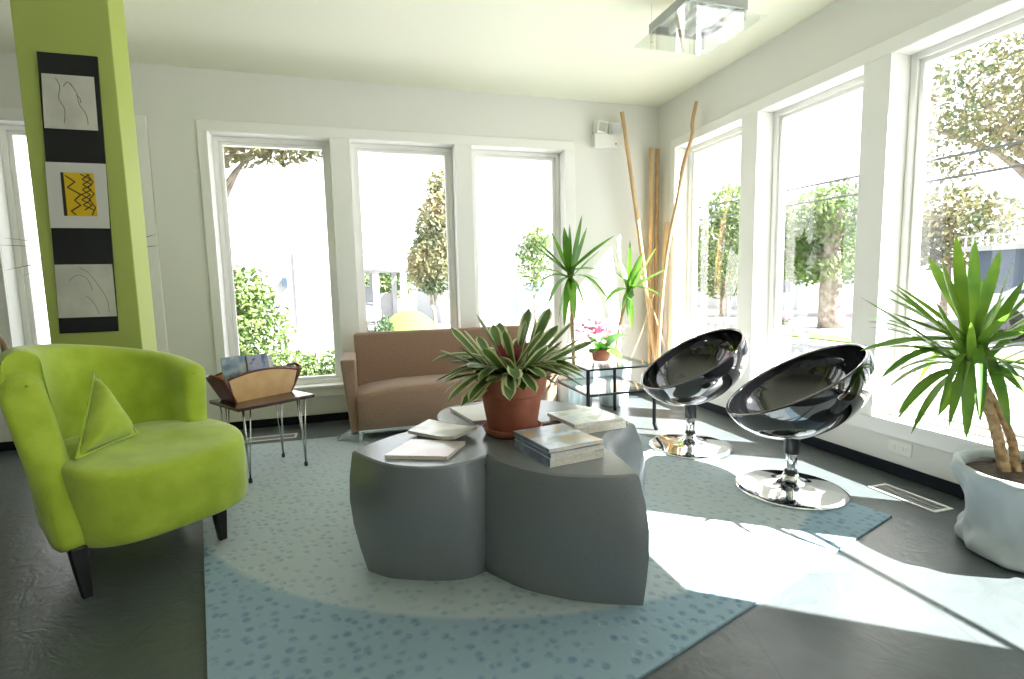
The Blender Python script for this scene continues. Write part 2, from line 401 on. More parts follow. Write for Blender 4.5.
# ------------------------------------------------------------------ armchair
AC = (-3.337, -1.984)
AR = math.atan2(.63, .776)
arm = thing('armchair', 'lime green suede tub armchair on black tapered legs', 'armchair', (AC[0], AC[1], 0), AR)
def shell():
    """one-sided tub: a full arm on the left, the back sweeps down to a short end on the right"""
    mb = MB(); secs = []; N = 30; lv = 9
    def plan(t, h):
        hw = .240+.034*h; vf = .025+.27*h**1.35; vc = .24+.05*h; ry = .23+.13*h; cu = .018+.008*h
        if t < .25:
            k = t/.25; return cu-hw-.012*(1-k), vf+(vc-vf)*k, -1, 0
        a = PI-(t-.25)/.75*PI*(1.0)
        return cu+hw*math.cos(a), vc+ry*math.sin(a), math.cos(a)*ry/hw/max(ry/hw, 1), math.sin(a)
    def rim(t):
        pts = [(0, .682), (.06, .716), (.12, .742), (.2, .768), (.3, .785), (.55, .765), (.75, .725), (.9, .690), (1, .655)]
        for (a, za), (b, zb) in zip(pts, pts[1:]):
            if t <= b:
                k = (t-a)/(b-a); k = k*k*(3-2*k) if False else k
                return za+(zb-za)*k
    for i in range(N+1):
        t = i/N; so_ = []; si_ = []
        for j in range(lv+1):
            h = j/lv
            u, v, nu, nv = plan(t, h); l = math.hypot(nu, nv); nu /= l; nv /= l
            z = .160+(rim(t)-.160)*h
            th = (.040+.010*h)*(1+.32*max(0, 1-t/.25))
            so_.append(Vector((u+nu*th, v+nv*th, z))); si_.append(Vector((u-nu*th, v-nv*th, z)))
        ot, it = so_[-1], si_[-1]; mid = (ot+it)/2; r = (ot-it).length/2; d = (ot-it).normalized()
        top = [mid+d*r*1.08*math.cos(a)+Vector((0, 0, 1))*r*.95*math.sin(a) for a in [PI*x/6 for x in range(1, 6)]]
        secs.append(so_+top+si_[::-1])
    K = len(secs[0])
    def cap(sec, depth, th_):
        c = sum(sec, Vector())/K; d = depth*math.sin(th_); k_ = 1-math.cos(th_)
        return [Vector((p.x+(c.x-p.x)*k_, p.y-d, p.z-math.copysign(min(abs(p.z-c.z), .055), p.z-c.z)*k_)) for p in sec]
    secs = [cap(secs[0], .050, a) for a in (1.25, .8, .4)]+secs+[cap(secs[-1], .036, a) for a in (.4, .8, 1.25)]
    mb.grid(secs, cu=True)
    for sec in (secs[0], secs[-1]):
        for a in range(K//2-1):
            mb.quad(sec[a], sec[a+1], sec[K-2-a], sec[K-1-a])
    return mb
shell().build('backrest', M['lime'], arm, smooth=True, sub=1)
def seat():
    mb = MB(); n = 40; rows = []
    for (z, ins) in ((.156, .04), (.160, .010), (.18, .0), (.30, -.003), (.395, -.002), (.432, .003), (.446, .016), (.452, .05), (.460, .14), (.464, .22)):
        r = []
        for k in range(n):
            a = 2*PI*k/n; ca, sa = math.cos(a), math.sin(a)
            ex = 2/3.2
            u = .064+(.305-ins)*math.copysign(abs(ca)**ex, ca)
            vv = math.copysign(abs(sa)**(2/3.0), sa)
            v = .19+(.31-ins)*vv
            if z > .4: z2 = z-.030*max(0, -vv)**2
            else: z2 = z
            r.append((u, v, z2))
        rows.append(r)
    mb.grid(rows, cu=True); mb.ngon(rows[0][::-1]); mb.ngon(rows[-1])
    return mb
seat().build('seat', M['lime'], arm, smooth=True, sub=1)
for (u, v, du, dv) in ((-.230, .010, .010, -.012), (.224, .010, .002, -.012), (-.06, .46, -.01, .02), (.22, .42, .02, .03)):
    mb = MB(); rows = []
    for (z, hs) in ((.178, .024), (.10, .020), (RZ if u > .1 and v < .2 else 0, .0135)):
        f_ = 1-z/.185
        c = Vector((u+du*f_, v+dv*f_, z))
        rows.append([c+Vector((a*hs, b*hs, 0)) for a, b in ((-1, -1), (1, -1), (1, 1), (-1, 1))])
    mb.grid(rows, cu=True); mb.ngon(rows[0]); mb.ngon(rows[-1][::-1])
    mb.build('leg', M['black_wood'], arm, bevel=.003)

# three-cornered pillow leaning in the chair
def pillow():
    root = thing('pillow', 'small lime green triangular pillow leaning in the armchair', 'pillow', (AC[0], AC[1], 0), AR)
    c3 = [Vector((-.185, .085, .452)), Vector((.035, .19, .470)), Vector((-.050, .285, .716))]
    ctr = sum(c3, Vector())/3
    nrm = (c3[1]-c3[0]).cross(c3[2]-c3[0]).normalized()
    # face front (towards -v)
    if nrm.y > 0: nrm = -nrm
    n = 10; mb = MB()
    for sgn in (1, -1):
        idx = {}
        for i in range(n+1):
            for j in range(n+1-i):
                a, b = i/n, j/n; c = 1-a-b
                p = c3[0]*a+c3[1]*b+c3[2]*c
                e = min(a, b, c)*3
                puff = .066*max(0, 1-(1-min(e, 1))**2)**.6
                # edges curve in a little
                p = p+(ctr-p)*.10*(1-max(a, b, c))*(1-e)
                idx[i, j] = len(mb.v); mb.v.append(tuple(p+nrm*sgn*puff))
        for i in range(n):
            for j in range(n-i):
                mb.f.append((idx[i, j], idx[i+1, j], idx[i, j+1])); mb.m.append(0)
                if j < n-i-1: mb.f.append((idx[i+1, j], idx[i+1, j+1], idx[i, j+1])); mb.m.append(0)
    mb.build('cushion', M['lime_pillow'], root, smooth=True, sub=1)
    mb = MB()
    loop = []
    for k in range(3):
        A, B = c3[k], c3[(k+1) % 3]
        for s_ in range(8):
            t = s_/8; p = A.lerp(B, t); loop.append(p+(ctr-p)*.10*(1-max(t, 1-t)))
    mb.tube(loop+[loop[0]], .0045, 6); mb.build('piping', M['lime_pillow'], root, smooth=True)
pillow()

# ------------------------------------------------------------------ sofa
so = thing('loveseat', 'brown fabric loveseat with flared arms and chrome feet under the windows', 'sofa', (-1.962, -.40, 0))
W2 = .750
def rbox(mb, pts):  # eight corner points: bottom 4, top 4 (ccw)
    i = len(mb.v); mb.v += [tuple(p) for p in pts]
    for q_ in ((0, 3, 2, 1), (4, 5, 6, 7), (0, 1, 5, 4), (1, 2, 6, 5), (2, 3, 7, 6), (3, 0, 4, 7)):
        mb.f.append(tuple(i+k for k in q_)); mb.m.append(0)
mb = MB()  # back: leans backwards
rbox(mb, [(-.665, .16, .14), (.665, .16, .14), (.665, .29, .14), (-.665, .29, .14),
          (-.665, .245, .676), (.665, .245, .676), (.665, .325, .676), (-.665, .325, .676)])
mb.build('backrest', M['brown'], so, bevel=.022, seg=3)
for s_ in (-1, 1):
    mb = MB(); x0, x1 = s_*(W2-.095), s_*W2
    a, b = (x0, x1) if s_ > 0 else (x1, x0)
    ia, ib = (.045, 0) if s_ < 0 else (0, .045)
    rbox(mb, [(a+ia, -.29, .075), (b-ib, -.29, .075), (b-ib, .28, .075), (a+ia, .28, .075),
              (a, -.300, .556), (b, -.300, .556), (b, .26, .540), (a, .26, .540)])
    mb.build('armrest', M['brown'], so, bevel=.016, seg=3)
mb = MB()
prof = [(-.28, .085), (-.315, .13), (-.336, .22), (-.330, .290), (-.30, .318), (-.22, .325), (0, .312), (.2, .292), (.2, .085)]
rows = [[(x, y, z+(.045*(1-(x/.66)**4) if z > .28 else 0)) for (y, z) in prof] for x in [-.66+1.32*i/14 for i in range(15)]]
mb.grid(rows, cu=True); mb.ngon(rows[0]); mb.ngon(rows[-1][::-1])
mb.build('seat', M['brown'], so, smooth=True, bevel=.012)
for s_ in (-1, 1):
    mb = MB(); mb.box((s_*.648-.011, -.278, RZ), (s_*.648+.011, -.252, .085)); mb.build('leg', M['chrome'], so, bevel=.002)
    mb = MB(); mb.box((s_*.655-.011, .22, 0), (s_*.655+.011, .246, .095)); mb.build('leg', M['chrome'], so, bevel=.002)
    mb = MB()
    mb.prism([(s_*.66, -.20, .085), (s_*.69, -.20, .085), (s_*.80, -.20, RZ+.014), (s_*.80, -.20, RZ), (s_*.77, -.20, RZ)], (0, .04, 0))
    mb.build('foot', M['steel'], so)
mb = MB(); mb.box((-.64, -.274, .062), (.64, -.256, .084)); mb.build('rail', M['chrome'], so, bevel=.002)

# ------------------------------------------------------------------ clover coffee table
def clover():
    top = [(-2.630, -2.236), (-2.541, -2.392), (-2.451, -2.470), (-2.359, -2.500), (-2.268, -2.490), (-2.192, -2.441),
           (-2.118, -2.590), (-2.024, -2.690), (-1.915, -2.748), (-1.803, -2.778),
           (-1.782, -2.66), (-1.777, -2.55), (-1.768, -2.46), (-1.70, -2.37), (-1.62, -2.315), (-1.530, -2.275),
           (-1.535, -2.10), (-1.60, -1.90), (-1.71, -1.75), (-1.86, -1.665), (-2.03, -1.645), (-2.188, -1.697), (-2.262, -1.80), (-2.272, -1.92), (-2.245, -2.02),
           (-2.33, -2.045), (-2.42, -2.055), (-2.52, -2.12)]
    sharp = {0, 5, 9, 12, 15, 24}
    bot = [(-2.597, -2.280), (-2.530, -2.350), (-2.450, -2.392), (-2.360, -2.428), (-2.272, -2.445), (-2.199, -2.420),
           (-2.112, -2.555), (-2.000, -2.655), (-1.892, -2.720), (-1.780, -2.766),
           (-1.770, -2.700), (-1.735, -2.610), (-1.675, -2.510), (-1.605, -2.420), (-1.560, -2.340), (-1.535, -2.270),
           (-1.55, -2.10), (-1.62, -1.92), (-1.73, -1.78), (-1.87, -1.70), (-2.03, -1.68), (-2.175, -1.73), (-2.24, -1.82), (-2.25, -1.92), (-2.235, -2.01),
           (-2.31, -2.06), (-2.41, -2.09), (-2.50, -2.16)]
    n = len(top); keys = sorted(sharp)
    def dens(key):
        out = []
        for a in range(len(keys)):
            i0 = keys[a]; i1 = keys[(a+1) % len(keys)]
            seg_ = [key[(i0+k) % n] for k in range(((i1-i0) % n)+1)]
            out += [Vector((p.x, p.y)) for p in spline([(x, y, 0) for x, y in seg_], 4)[:-1]]
        return out
    T, B = dens(top), dens(bot)
    mb = MB(); rows = []
    for (z, off) in ((0, 0), (.012, .003), (.08, .016), (.17, .028), (.26, .030), (.34, .020), (.40, .006), (.424, 0), (.430, -.006)):
        h = min(1, z/.424); r = []
        L = [b.lerp(t, h) for b, t in zip(B, T)]
        for i, p in enumerate(L):
            t = (L[(i+1) % len(L)]-L[i-1]).normalized(); nn = Vector((t.y, -t.x))
            bw = 1+.9*max(0, 1-abs(i-56)/12)        # the side towards the windows swells most
            v = p+nn*off*bw
            r.append((v.x, v.y, z+RZ))
        rows.append(r)
    mb.grid(rows, cu=True)
    mb.ngon(rows[0][::-1]); mb.ngon(rows[-1])
    o = mb.build('coffee_table', M['table_grey'])
    return o
ct = clover()
tag(ct, 'grey moulded coffee table shaped like a three-lobed clover with bulging sides', 'coffee table')
for p in ct.data.polygons: p.use_smooth = len(p.vertices) == 4
try:
    bm = bmesh.new(); bm.from_mesh(ct.data)
    for e in bm.edges:
        if len(e.link_faces) == 2 and e.calc_face_angle(0) > .55: e.smooth = False
    bm.to_mesh(ct.data); bm.free()
except Exception: pass
TZ = .430+RZ

# ------------------------------------------------------------------ leaves
def leaf(mb, p0, p1, w, arch, n=8, mi=0, edge=None, fold=.35, roll=0, wmax=.35):
    p0, p1 = Vector(p0), Vector(p1)
    L = (p1-p0).length
    mid = p0.lerp(p1, .5)+Vector((0, 0, arch*L))
    path = bezier(p0, mid, p1, n)
    rows = []
    for i, p in enumerate(path):
        t = i/n
        tan = (path[min(i+1, n)]-path[max(i-1, 0)]).normalized()
        side = tan.cross(Vector((0, 0, 1)))
        if side.length < .15: side = tan.cross(Vector((1, .3, 0)))
        side.normalize()
        if roll: side = Quaternion(tan, roll) @ side
        nor = side.cross(tan).normalized()
        ww = w*.5*(min(1, .55+t/wmax*.45) if t < wmax else (1-((t-wmax)/(1-wmax))**2.0)**.8 if t < 1 else 0)
        ww = max(ww, .0008)
        dip = -nor*ww*fold
        if edge is None: rows.append([p-side*ww, p+dip*.9, p+side*ww])
        else: rows.append([p-side*ww, p-side*ww*.66+dip*.35, p+dip, p+side*ww*.66+dip*.35, p+side*ww])
    i0 = len(mb.f); mb.grid(rows, mi=mi)
    if edge is not None:
        for k in range(i0, len(mb.f)):
            if (k-i0) % 4 in (0, 3): mb.m[k] = edge

# ------------------------------------------------------------------ bromeliad in clay pot on the table
BX, BY = -2.030, -2.215
sa = MB().lathe([(0, 0), (.098, 0), (.108, .008), (.118, .030), (.112, .032), (.102, .012), (0, .010)], 40)
o = sa.build('saucer', M['terracotta'], smooth=True, bevel=0); o.location = (BX, BY, TZ)
tag(o, 'terracotta saucer under the bromeliad pot on the coffee table', 'saucer')
br = thing('potted_bromeliad', 'bromeliad with cream-edged leaves in a terracotta pot on the coffee table', 'potted plant', (BX, BY, TZ+.0125)); br.scale = (1.05, 1.05, 1.05)
MB().lathe([(0, 0), (.086, 0), (.090, .006), (.112, .135), (.122, .140), (.134, .212), (.131, .218), (.120, .216), (.113, .15), (.10, .14), (0, .14)], 44).build('pot', M['terracotta'], br, smooth=True, bevel=.002)
MB().lathe([(.118, .188), (.06, .195), (0, .197)], 30).build('soil', M['soil'], br, smooth=True)
mb = MB(); tips = [[-2.287, -2.187, 0.758], [-2.288, -2.214, 0.645], [-2.256, -2.172, 0.708], [-2.232, -2.127, 0.833], [-2.13, -2.105, 0.878], [-2.211, -2.258, 0.832], [-2.058, -2.074, 0.832], [-2.021, -2.032, 0.836], [-1.924, -2.113, 0.89], [-1.839, -2.117, 0.891], [-1.967, -2.205, 0.854], [-1.784, -2.207, 0.838], [-1.767, -2.264, 0.787], [-1.795, -2.308, 0.72], [-1.711, -2.176, 0.738], [-1.866, -2.339, 0.691], [-2.195, -2.284, 0.591], [-2.151, -2.359, 0.661], [-2.078, -2.401, 0.688], [-2.026, -2.396, 0.658], [-1.982, -2.388, 0.664], [-1.919, -2.386, 0.717], [-2.223, -2.234, 0.778], [-2.069, -2.279, 0.827], [-1.946, -2.315, 0.824], [-1.883, -2.355, 0.788], [-2.217, -2.339, 0.716], [-1.913, -2.325, 0.655], [-1.726, -2.276, 0.77], [-1.853, -2.395, 0.765], [-2.102, -2.008, 0.783], [-1.927, -2.008, 0.774], [-2.194, -2.033, 0.708], [-1.763, -2.213, 0.665], [-2.115, -2.37, 0.749], [-1.956, -2.396, 0.778], [-2.153, -2.306, 0.772], [-1.936, -2.235, 0.866], [-1.816, -2.145, 0.823], [-2.249, -2.101, 0.657]]
off = Vector(br.location)
for i, t in enumerate(tips):
    tip = Vector(t)-off
    base = Vector((random.uniform(-.03, .03), random.uniform(-.03, .03), .195))
    base += Vector((tip.x, tip.y, 0))*.14
    d = (tip-base).length
    leaf(mb, base, tip, random.uniform(.050, .064), .20 if tip.z < .30 else .06, 11, 0, 1, .28, random.uniform(-.35, .35), .82)
for i in range(40):
    a = 2*PI*i/40*7+random.uniform(-.2, .2); rr = random.uniform(.19, .30); zz = random.uniform(.12, .27)
    tip = Vector((rr*math.cos(a), rr*math.sin(a), zz))
    leaf(mb, (random.uniform(-.02, .02), random.uniform(-.02, .02), .195), tip, random.uniform(.046, .058), .34, 10, 0, 1, .28, random.uniform(-.35, .35), .82)
mb.build('foliage', [M['brom_green'], M['brom_cream']], br, smooth=True, weld=False)
mb = MB()
for i in range(14):
    a = 2*PI*i/14+.2; leaf(mb, (0, 0, .2), (.05*math.cos(a)-.01, .05*math.sin(a), .31+random.uniform(-.02, .03)), .028, -.1, 6, 0, None, .3, 0, .6)
mb.build('flower_head', M['brom_pink'], br, smooth=True, weld=False)

# ------------------------------------------------------------------ magazines
def slab(name, label, corners, z, h, mats, group=None, cat='magazine', curl=0, tilt=(0, 0), spine=None):
    """a magazine: page block (sides), cover (top and bottom); corners anticlockwise, spine = index of the spine edge"""
    c = Vector((sum(p[0] for p in corners)/4, sum(p[1] for p in corners)/4, 0))
    root = thing(name, label, cat, (c.x, c.y, z), 0, group)
    n = 8
    def P(s_, t, zz):
        a, b, d, e = [Vector((p[0]-c.x, p[1]-c.y, 0)) for p in corners]
        p = (a*(1-s_)+b*s_)*(1-t)+(e*(1-s_)+d*s_)*t
        return Vector((p.x, p.y, zz+tilt[0]*s_+tilt[1]*t+curl*(max(0, s_-.55)/.45)**2))
    cov = .0012
    mb = MB()
    def block(mb, z0, z1, ins):
        rt = [[P(ins+(1-2*ins)*i/n, ins+(1-2*ins)*j/n, z1) for i in range(n+1)] for j in range(n+1)]
        rb = [[P(ins+(1-2*ins)*i/n, ins+(1-2*ins)*j/n, z0) for i in range(n+1)] for j in range(n+1)]
        mb.grid(rt); mb.grid(rb, flip=True)
        for A, B in ((rb[0], rt[0]), (rt[-1], rb[-1]), ([r[0] for r in rt], [r[0] for r in rb]), ([r[-1] for r in rb], [r[-1] for r in rt])):
            mb.grid([A, B])
    block(mb, cov, h-cov, .006); mb.build('pages', mats[1], root)
    mb = MB(); block(mb, 0, cov, 0); block(mb, h-cov, h, 0)
    if spine is not None:
        e = [((0, 0), (1, 0)), ((1, 0), (1, 1)), ((1, 1), (0, 1)), ((0, 1), (0, 0))][spine]
        a, b = e
        mb.quad(P(*a, 0), P(*b, 0), P(*b, h), P(*a, h), 1)
        ia = tuple(.5+(x-.5)*.988 for x in a); ib = tuple(.5+(x-.5)*.988 for x in b)
        mb.quad(P(*ib, 0), P(*ia, 0), P(*ia, h), P(*ib, h), 1)
    mb.build('cover', [mats[0], mats[2] if len(mats) > 2 else mats[0]], root, weld=False)
    return root
slab('magazine', 'white magazine with pale pink cover lying flat near the front of the table', [(-2.525, -2.360), (-2.325, -2.447), (-2.235, -2.305), (-2.420, -2.205)], TZ, .012, [M['cover_pink'], M['pages']])
slab('magazine', 'cream magazine with a small green picture and lifted pages', [(-2.425, -2.13), (-2.275, -2.31), (-2.165, -2.205), (-2.325, -1.99)], TZ+.0125, .012, [M['cover_cream'], M['pages']], curl=.012)
slab('magazine', 'white magazine lying flat between the clay pot and the loveseat', [(-2.200, -1.77), (-2.150, -2.04), (-1.965, -2.06), (-1.985, -1.74)], TZ, .012, [M['paper'], M['pages']])
bk = [(-2.075, -2.385), (-2.032, -2.632), (-1.830, -2.600), (-1.872, -2.352)]
z = TZ
slab('catalogue', 'thick catalogue with dark blue spine at the bottom of the front stack', bk, z, .026, [M['cover_sea'], M['pages'], M['spine']], cat='book', spine=0); z += .0265
slab('catalogue', 'thinner blue-spined catalogue in the middle of the front stack', [(x+.004, y+.004) for x, y in bk], z, .016, [M['cover_sea'], M['pages'], M['spine']], cat='book', spine=0); z += .0165
slab('magazine', 'blue and white magazine topmost on the front stack', [(x-.002, y+.002) for x, y in bk], z, .012, [M['cover_sky'], M['pages'], M['spine']], curl=.004, spine=0)
bk = [(-1.845, -2.135), (-1.810, -2.340), (-1.590, -2.315), (-1.620, -2.110)]
z = TZ
slab('catalogue', 'thick pale catalogue at the bottom of the stack behind the clay pot', bk, z, .026, [M['paper'], M['pages']], cat='book', spine=0); z += .0265
slab('magazine', 'pale grey magazine topmost on the stack behind the clay pot', [(x-.01, y+.004) for x, y in bk], z, .014, [M['cover_sea'], M['pages']])
pc = thing('leather_case', 'small dark red leather case with a pink bead beside the clay pot', 'case', (-1.868, -2.205, TZ))
mb = MB(); mb.box((-.05, -.022, 0), (.05, .022, .022)); mb.build('body', M['maroon'], pc, bevel=.009, seg=3)
MB().lathe([(0, 0), (.011, .003), (.015, .014), (.011, .025), (0, .028)], 16, c=(-.064, -.012, 0)).build('bead', M['pinkish'], pc, smooth=True)

# ------------------------------------------------------------------ hairpin side table with wooden box
ang = math.atan2(-1.034+1.275, -2.853+3.20)
ST = thing('side_table', 'small dark walnut side table on steel hairpin legs beside the armchair', 'side table', (-3.115, -1.012, 0), ang)
ZST = .42
mb = MB(); mb.box((-.21, -.175, ZST-.018), (.21, .175, ZST)); mb.build('tabletop', M['walnut'], ST, bevel=.004)
for sx in (-1, 1):
    for sy in (-1, 1):
        mb = MB(); bx, by = sx*.156, sy*.128
        f0 = Vector((bx, by, RZ+.012))
        for dx, dy in ((-sx*.028, 0), (0, -sy*.028), (sx*.012, sy*.012)):
            mb.tube([f0, Vector((bx+dx, by+dy, ZST-.018))], .0038, 8)
        lg = mb.build('leg', M['steel'], ST, smooth=True)
        MB().lathe([(0, 0), (.009, 0), (.010, .004), (.009, .024), (0, .026)], 12, c=(f0.x, f0.y, RZ)).build('foot', M['rim_black'], lg, smooth=True)
box = thing('magazine_box', 'boat-shaped wooden box of maple and mahogany on the walnut side table', 'box', (-3.150, -.955, ZST+.0005), ang+.07)
def boat():
    hl, hw = .165, .075
    # front and back panels: light wood, curved top edge
    for s_ in (-1, 1):
        mb = MB(); pts = []; n = 12
        for i in range(n+1):
            x = -hl+2*hl*i/n; pts.append((x*1.18, .125+.030*(1-(x/hl)**2)))
        poly = [(-hl*.98, 0), (hl*.98, 0)]+[(x, z_) for x, z_ in pts[::-1]]
        mb.prism([(x, s_*(hw-.006+z_*.10), z_) for x, z_ in poly], (0, s_*.008, 0))
        mb.build('side_panel', M['maple'], box)
        mb = MB(); mb.tube([(x*1.02, s_*(hw+.002+.0125+.002*0), z_+.002) for x, z_ in pts], .006, 8); mb.build('top_edge', M['mahogany'], box, smooth=True)
    for s_ in (-1, 1):
        mb = MB()
        rbox(mb, [(s_*hl*.96-.007, -hw-.004, 0), (s_*hl*.96+.007, -hw-.004, 0), (s_*hl*.96+.007, hw+.004, 0), (s_*hl*.96-.007, hw+.004, 0),
                  (s_*hl*1.36-.007, -hw-.020, .135), (s_*hl*1.36+.007, -hw-.020, .135), (s_*hl*1.36+.007, hw+.020, .135), (s_*hl*1.36-.007, hw+.020, .135)])
        e = mb.build('end_panel', M['mahogany'], box, bevel=.004)
        mb = MB(); mb.tube([(s_*hl*1.39, -hw*.8, .137), (s_*hl*1.46, 0, .150), (s_*hl*1.39, hw*.8, .137)], .009, 8); mb.build('handle', M['mahogany'], e, smooth=True)
    mb = MB(); mb.box((-hl*.95, -hw, .002), (hl*.95, hw, .010)); mb.build('bottom', M['mahogany'], box)
boat()
def brochure(label, x, y, w, h, lean, m_, rz=0):
    r = thing('brochure', label, 'brochure', (0, 0, 0)); r.parent = None
    base = Matrix.Translation((-3.150, -.955, ZST+.0125)) @ Matrix.Rotation(ang+.07, 4, 'Z')
    r.matrix_world = base @ Matrix.Translation((x, y, 0)) @ Matrix.Rotation(rz, 4, 'Z') @ Matrix.Rotation(lean, 4, 'X')
    mb = MB(); mb.box((-w/2, -.003, 0), (w/2, .003, h)); mb.build('pages', M['pages'], r)
    mb = MB(); mb.box((-w/2-.001, -.0042, .0), (w/2+.001, -.0031, h+.001)); mb.build('cover', m_, r)
brochure('light blue brochure leaning at the armchair end of the wooden box', -.108, .0, .125, .222, -.14, M['cover_blue'])
brochure('second blue brochure, just behind the light blue one in the wooden box', -.066, .030, .115, .215, -.14, M['cover_blue'])
brochure('navy brochure with bright pictures in the middle of the wooden box', .036, .012, .12, .215, -.16, M['cover_navy'])
brochure('thin pale brochure standing behind the navy one in the wooden box', .072, .036, .115, .20, -.12, M['cover_sea'])

# ------------------------------------------------------------------ black and glass end table, pots
GT = thing('end_table', 'two-tier glass end table with black metal frame beside the loveseat', 'end table', (-.935, -.79, 0))
gx, gy, gz, gs = .245, .285, .449, .28
mb = MB()
for z_ in (gz-.012, gs-.010):
    for s_ in (-1, 1):
        mb.box((-gx, s_*gy-.009, z_), (gx, s_*gy+.009, z_+.012)); mb.box((s_*gx-.009, -gy, z_), (s_*gx+.009, gy, z_+.012))
mb.build('frame', M['black_metal'], GT, bevel=.001)
for sx in (-1, 1):
    for sy in (-1, 1):
        z0 = RZ if sx < 0 else 0
        pts = [(sx*(gx+.012), sy*(gy+.012), z0), (sx*(gx+.002), sy*(gy+.002), .035), (sx*gx, sy*gy, .09), (sx*gx, sy*gy, gz)]
        MB().tube(spline(pts, 5), .0125, 10).build('leg', M['black_metal'], GT, smooth=True)
mb = MB(); mb.box((-gx-.004, -gy-.004, gz), (gx+.004, gy+.004, gz+.008)); mb.build('tabletop', M['table_glass'], GT)
mb = MB(); mb.box((-gx+.007, -gy+.007, gs+.0025), (gx-.007, gy-.007, gs+.0085)); mb.build('shelf', M['table_glass'], GT)
fp = thing('potted_flower', 'pink cluster-flowered plant in a small clay pot on the glass end table', 'potted plant', (-.955, -.80, gz+.009))
MB().lathe([(0, 0), (.05, 0), (.056, .006), (.066, .075), (.070, .078), (.066, .082), (.058, .076), (0, .07)], 28).build('pot', M['terracotta'], fp, smooth=True)
mb = MB()
for (tx, ty, tz, w) in ((.11, -.11, .012, .20), (.20, -.02, .17, .17), (.15, .08, .12, .14), (-.10, -.04, .06, .09), (-.13, .05, .12, .09), (.02, -.12, .10, .09), (.05, .10, .12, .09), (-.05, -.10, .13, .08), (.10, .06, .17, .08), (-.06, .1, .16, .08)):
    leaf(mb, (tx*.12, ty*.12, .075), (tx, ty, tz), w, .45, 8, 0, None, .25, 0, .5)
mb.build('foliage', M['plant_green'], fp, smooth=True, weld=False)
mb = MB()
for i in range(130):
    c = Vector((random.gauss(-.02, .065), random.gauss(0, .05), .235+random.gauss(0, .028)))
    ax = Vector((random.gauss(0, 1), random.gauss(0, 1), random.gauss(.5, 1))).normalized(); u = ax.orthogonal().normalized(); v = ax.cross(u)
    for k in range(5):
        a = 2*PI*k/5; d = u*math.cos(a)+v*math.sin(a); e = u*math.cos(a+PI/2)+v*math.sin(a+PI/2)
        mb.quad(c, c+d*.010+e*.007+ax*.003, c+d*.017+ax*.001, c+d*.010-e*.007+ax*.003)
mb.build('blossom', M['petal'], fp, weld=False)

def foil_pot(parent, r0, r1, h, name='pot', m_='foil', amp=.012, seed=0):
    rnd = random.Random(seed); ph = [rnd.uniform(0, 6.28) for _ in range(8)]
    prof = [(0, 0), (r0*.96, 0), (r0, .01), (r0*1.01, h*.3), ((r0+r1)/2, h*.6), (r1, h*.92), (r1*1.04, h), (r1*.97, h*1.01), (r1*.9, h*.93), (r1*.86, h*.88)]
    def f(p, i, k):
        a = 2*PI*k/64; t = min(1, i/5)
        w = 0 if i < 2 else amp*(math.sin(7*a+ph[0]+i)*.5+math.sin(13*a+ph[1]+i*.7)*.35+math.sin(23*a+ph[2])*.25)
        d = Vector((p.x, p.y, 0)); l = d.length
        return p+(d/l*w if l > .01 else Vector())
    MB().lathe(prof, 64, f=f).build(name, M[m_], parent, smooth=True)
    MB().lathe([(r1*.885, h*.88), (r1*.4, h*.9), (0, h*.9)], 32).build('soil', M['soil'], parent, smooth=True)

def yucca(name, label, loc, pr, ph_, stem, tips, w, lm, seed, trunkr=.016, extra=0):
    r = thing(name, label, 'potted plant', loc)
    foil_pot(r, pr*.86, pr, ph_, seed=seed)
    o_ = Vector(loc)
    st = [Vector(p)-o_ for p in stem]
    MB().tube(spline(st, 5), [trunkr]*(len(st)*5-4), 10).build('stem', M['trunk'], r, smooth=True)
    mb = MB(); cr = st[-1]
    for i, t in enumerate(tips):
        tip = Vector(t)-o_; up = tip.z-cr.z
        base = cr+Vector((random.uniform(-.012, .012), random.uniform(-.012, .012), random.uniform(-.05, .03)))
        leaf(mb, base, tip, w*random.uniform(.85, 1.15), .06 if up > .05 else .22 if up > -.08 else .45, 9, 0, None, .35, random.uniform(-.35, .35), .4)
    mb.build('foliage', lm, r, smooth=True, weld=False)
    return r
yucca('potted_yucca', 'taller yucca in a foil-wrapped pot behind the glass end table', (-.93, -.27, 0), .155, .37, [(-.93, -.27, .30), (-.945, -.28, .60), (-.955, -.29, .85), (-.966, -.30, 1.08)], [[-1.268, -0.086, 1.359], [-1.224, -0.205, 1.357], [-1.089, -0.205, 1.42], [-0.982, -0.327, 1.461], [-1.024, -0.316, 1.439], [-0.827, -0.217, 1.546], [-0.784, -0.218, 1.452], [-0.696, -0.525, 1.36], [-0.644, -0.358, 1.063], [-0.64, -0.352, 0.936], [-0.746, -0.555, 0.842], [-0.899, -0.437, 0.782], [-1.056, -0.371, 0.66], [-1.317, -0.26, 0.922], [-1.175, -0.32, 0.826], [-1.265, -0.164, 1.117], [-1.08, -0.306, 0.688], [-0.799, -0.481, 1.252], [-1.146, -0.216, 1.231], [-0.997, -0.45, 0.725]], .074, M['leaf'], 1)
yucca('potted_yucca', 'shorter yucca in a foil-wrapped pot nearest the bamboo poles', (-.585, -.29, 0), .135, .35, [(-.585, -.29, .28), (-.56, -.31, .55), (-.52, -.33, .78), (-.479, -.35, .95)], [[-0.632, -0.303, 1.295], [-0.494, -0.245, 1.169], [-0.489, -0.382, 1.335], [-0.429, -0.479, 1.235], [-0.294, -0.46, 1.275], [-0.229, -0.557, 1.114], [-0.277, -0.51, 0.889], [-0.599, -0.163, 0.833], [-0.482, -0.406, 0.604], [-0.557, -0.378, 0.782], [-0.6, -0.308, 1.103], [-0.325, -0.382, 1.057], [-0.431, -0.248, 0.705]], .064, M['leaf'], 2, .013)

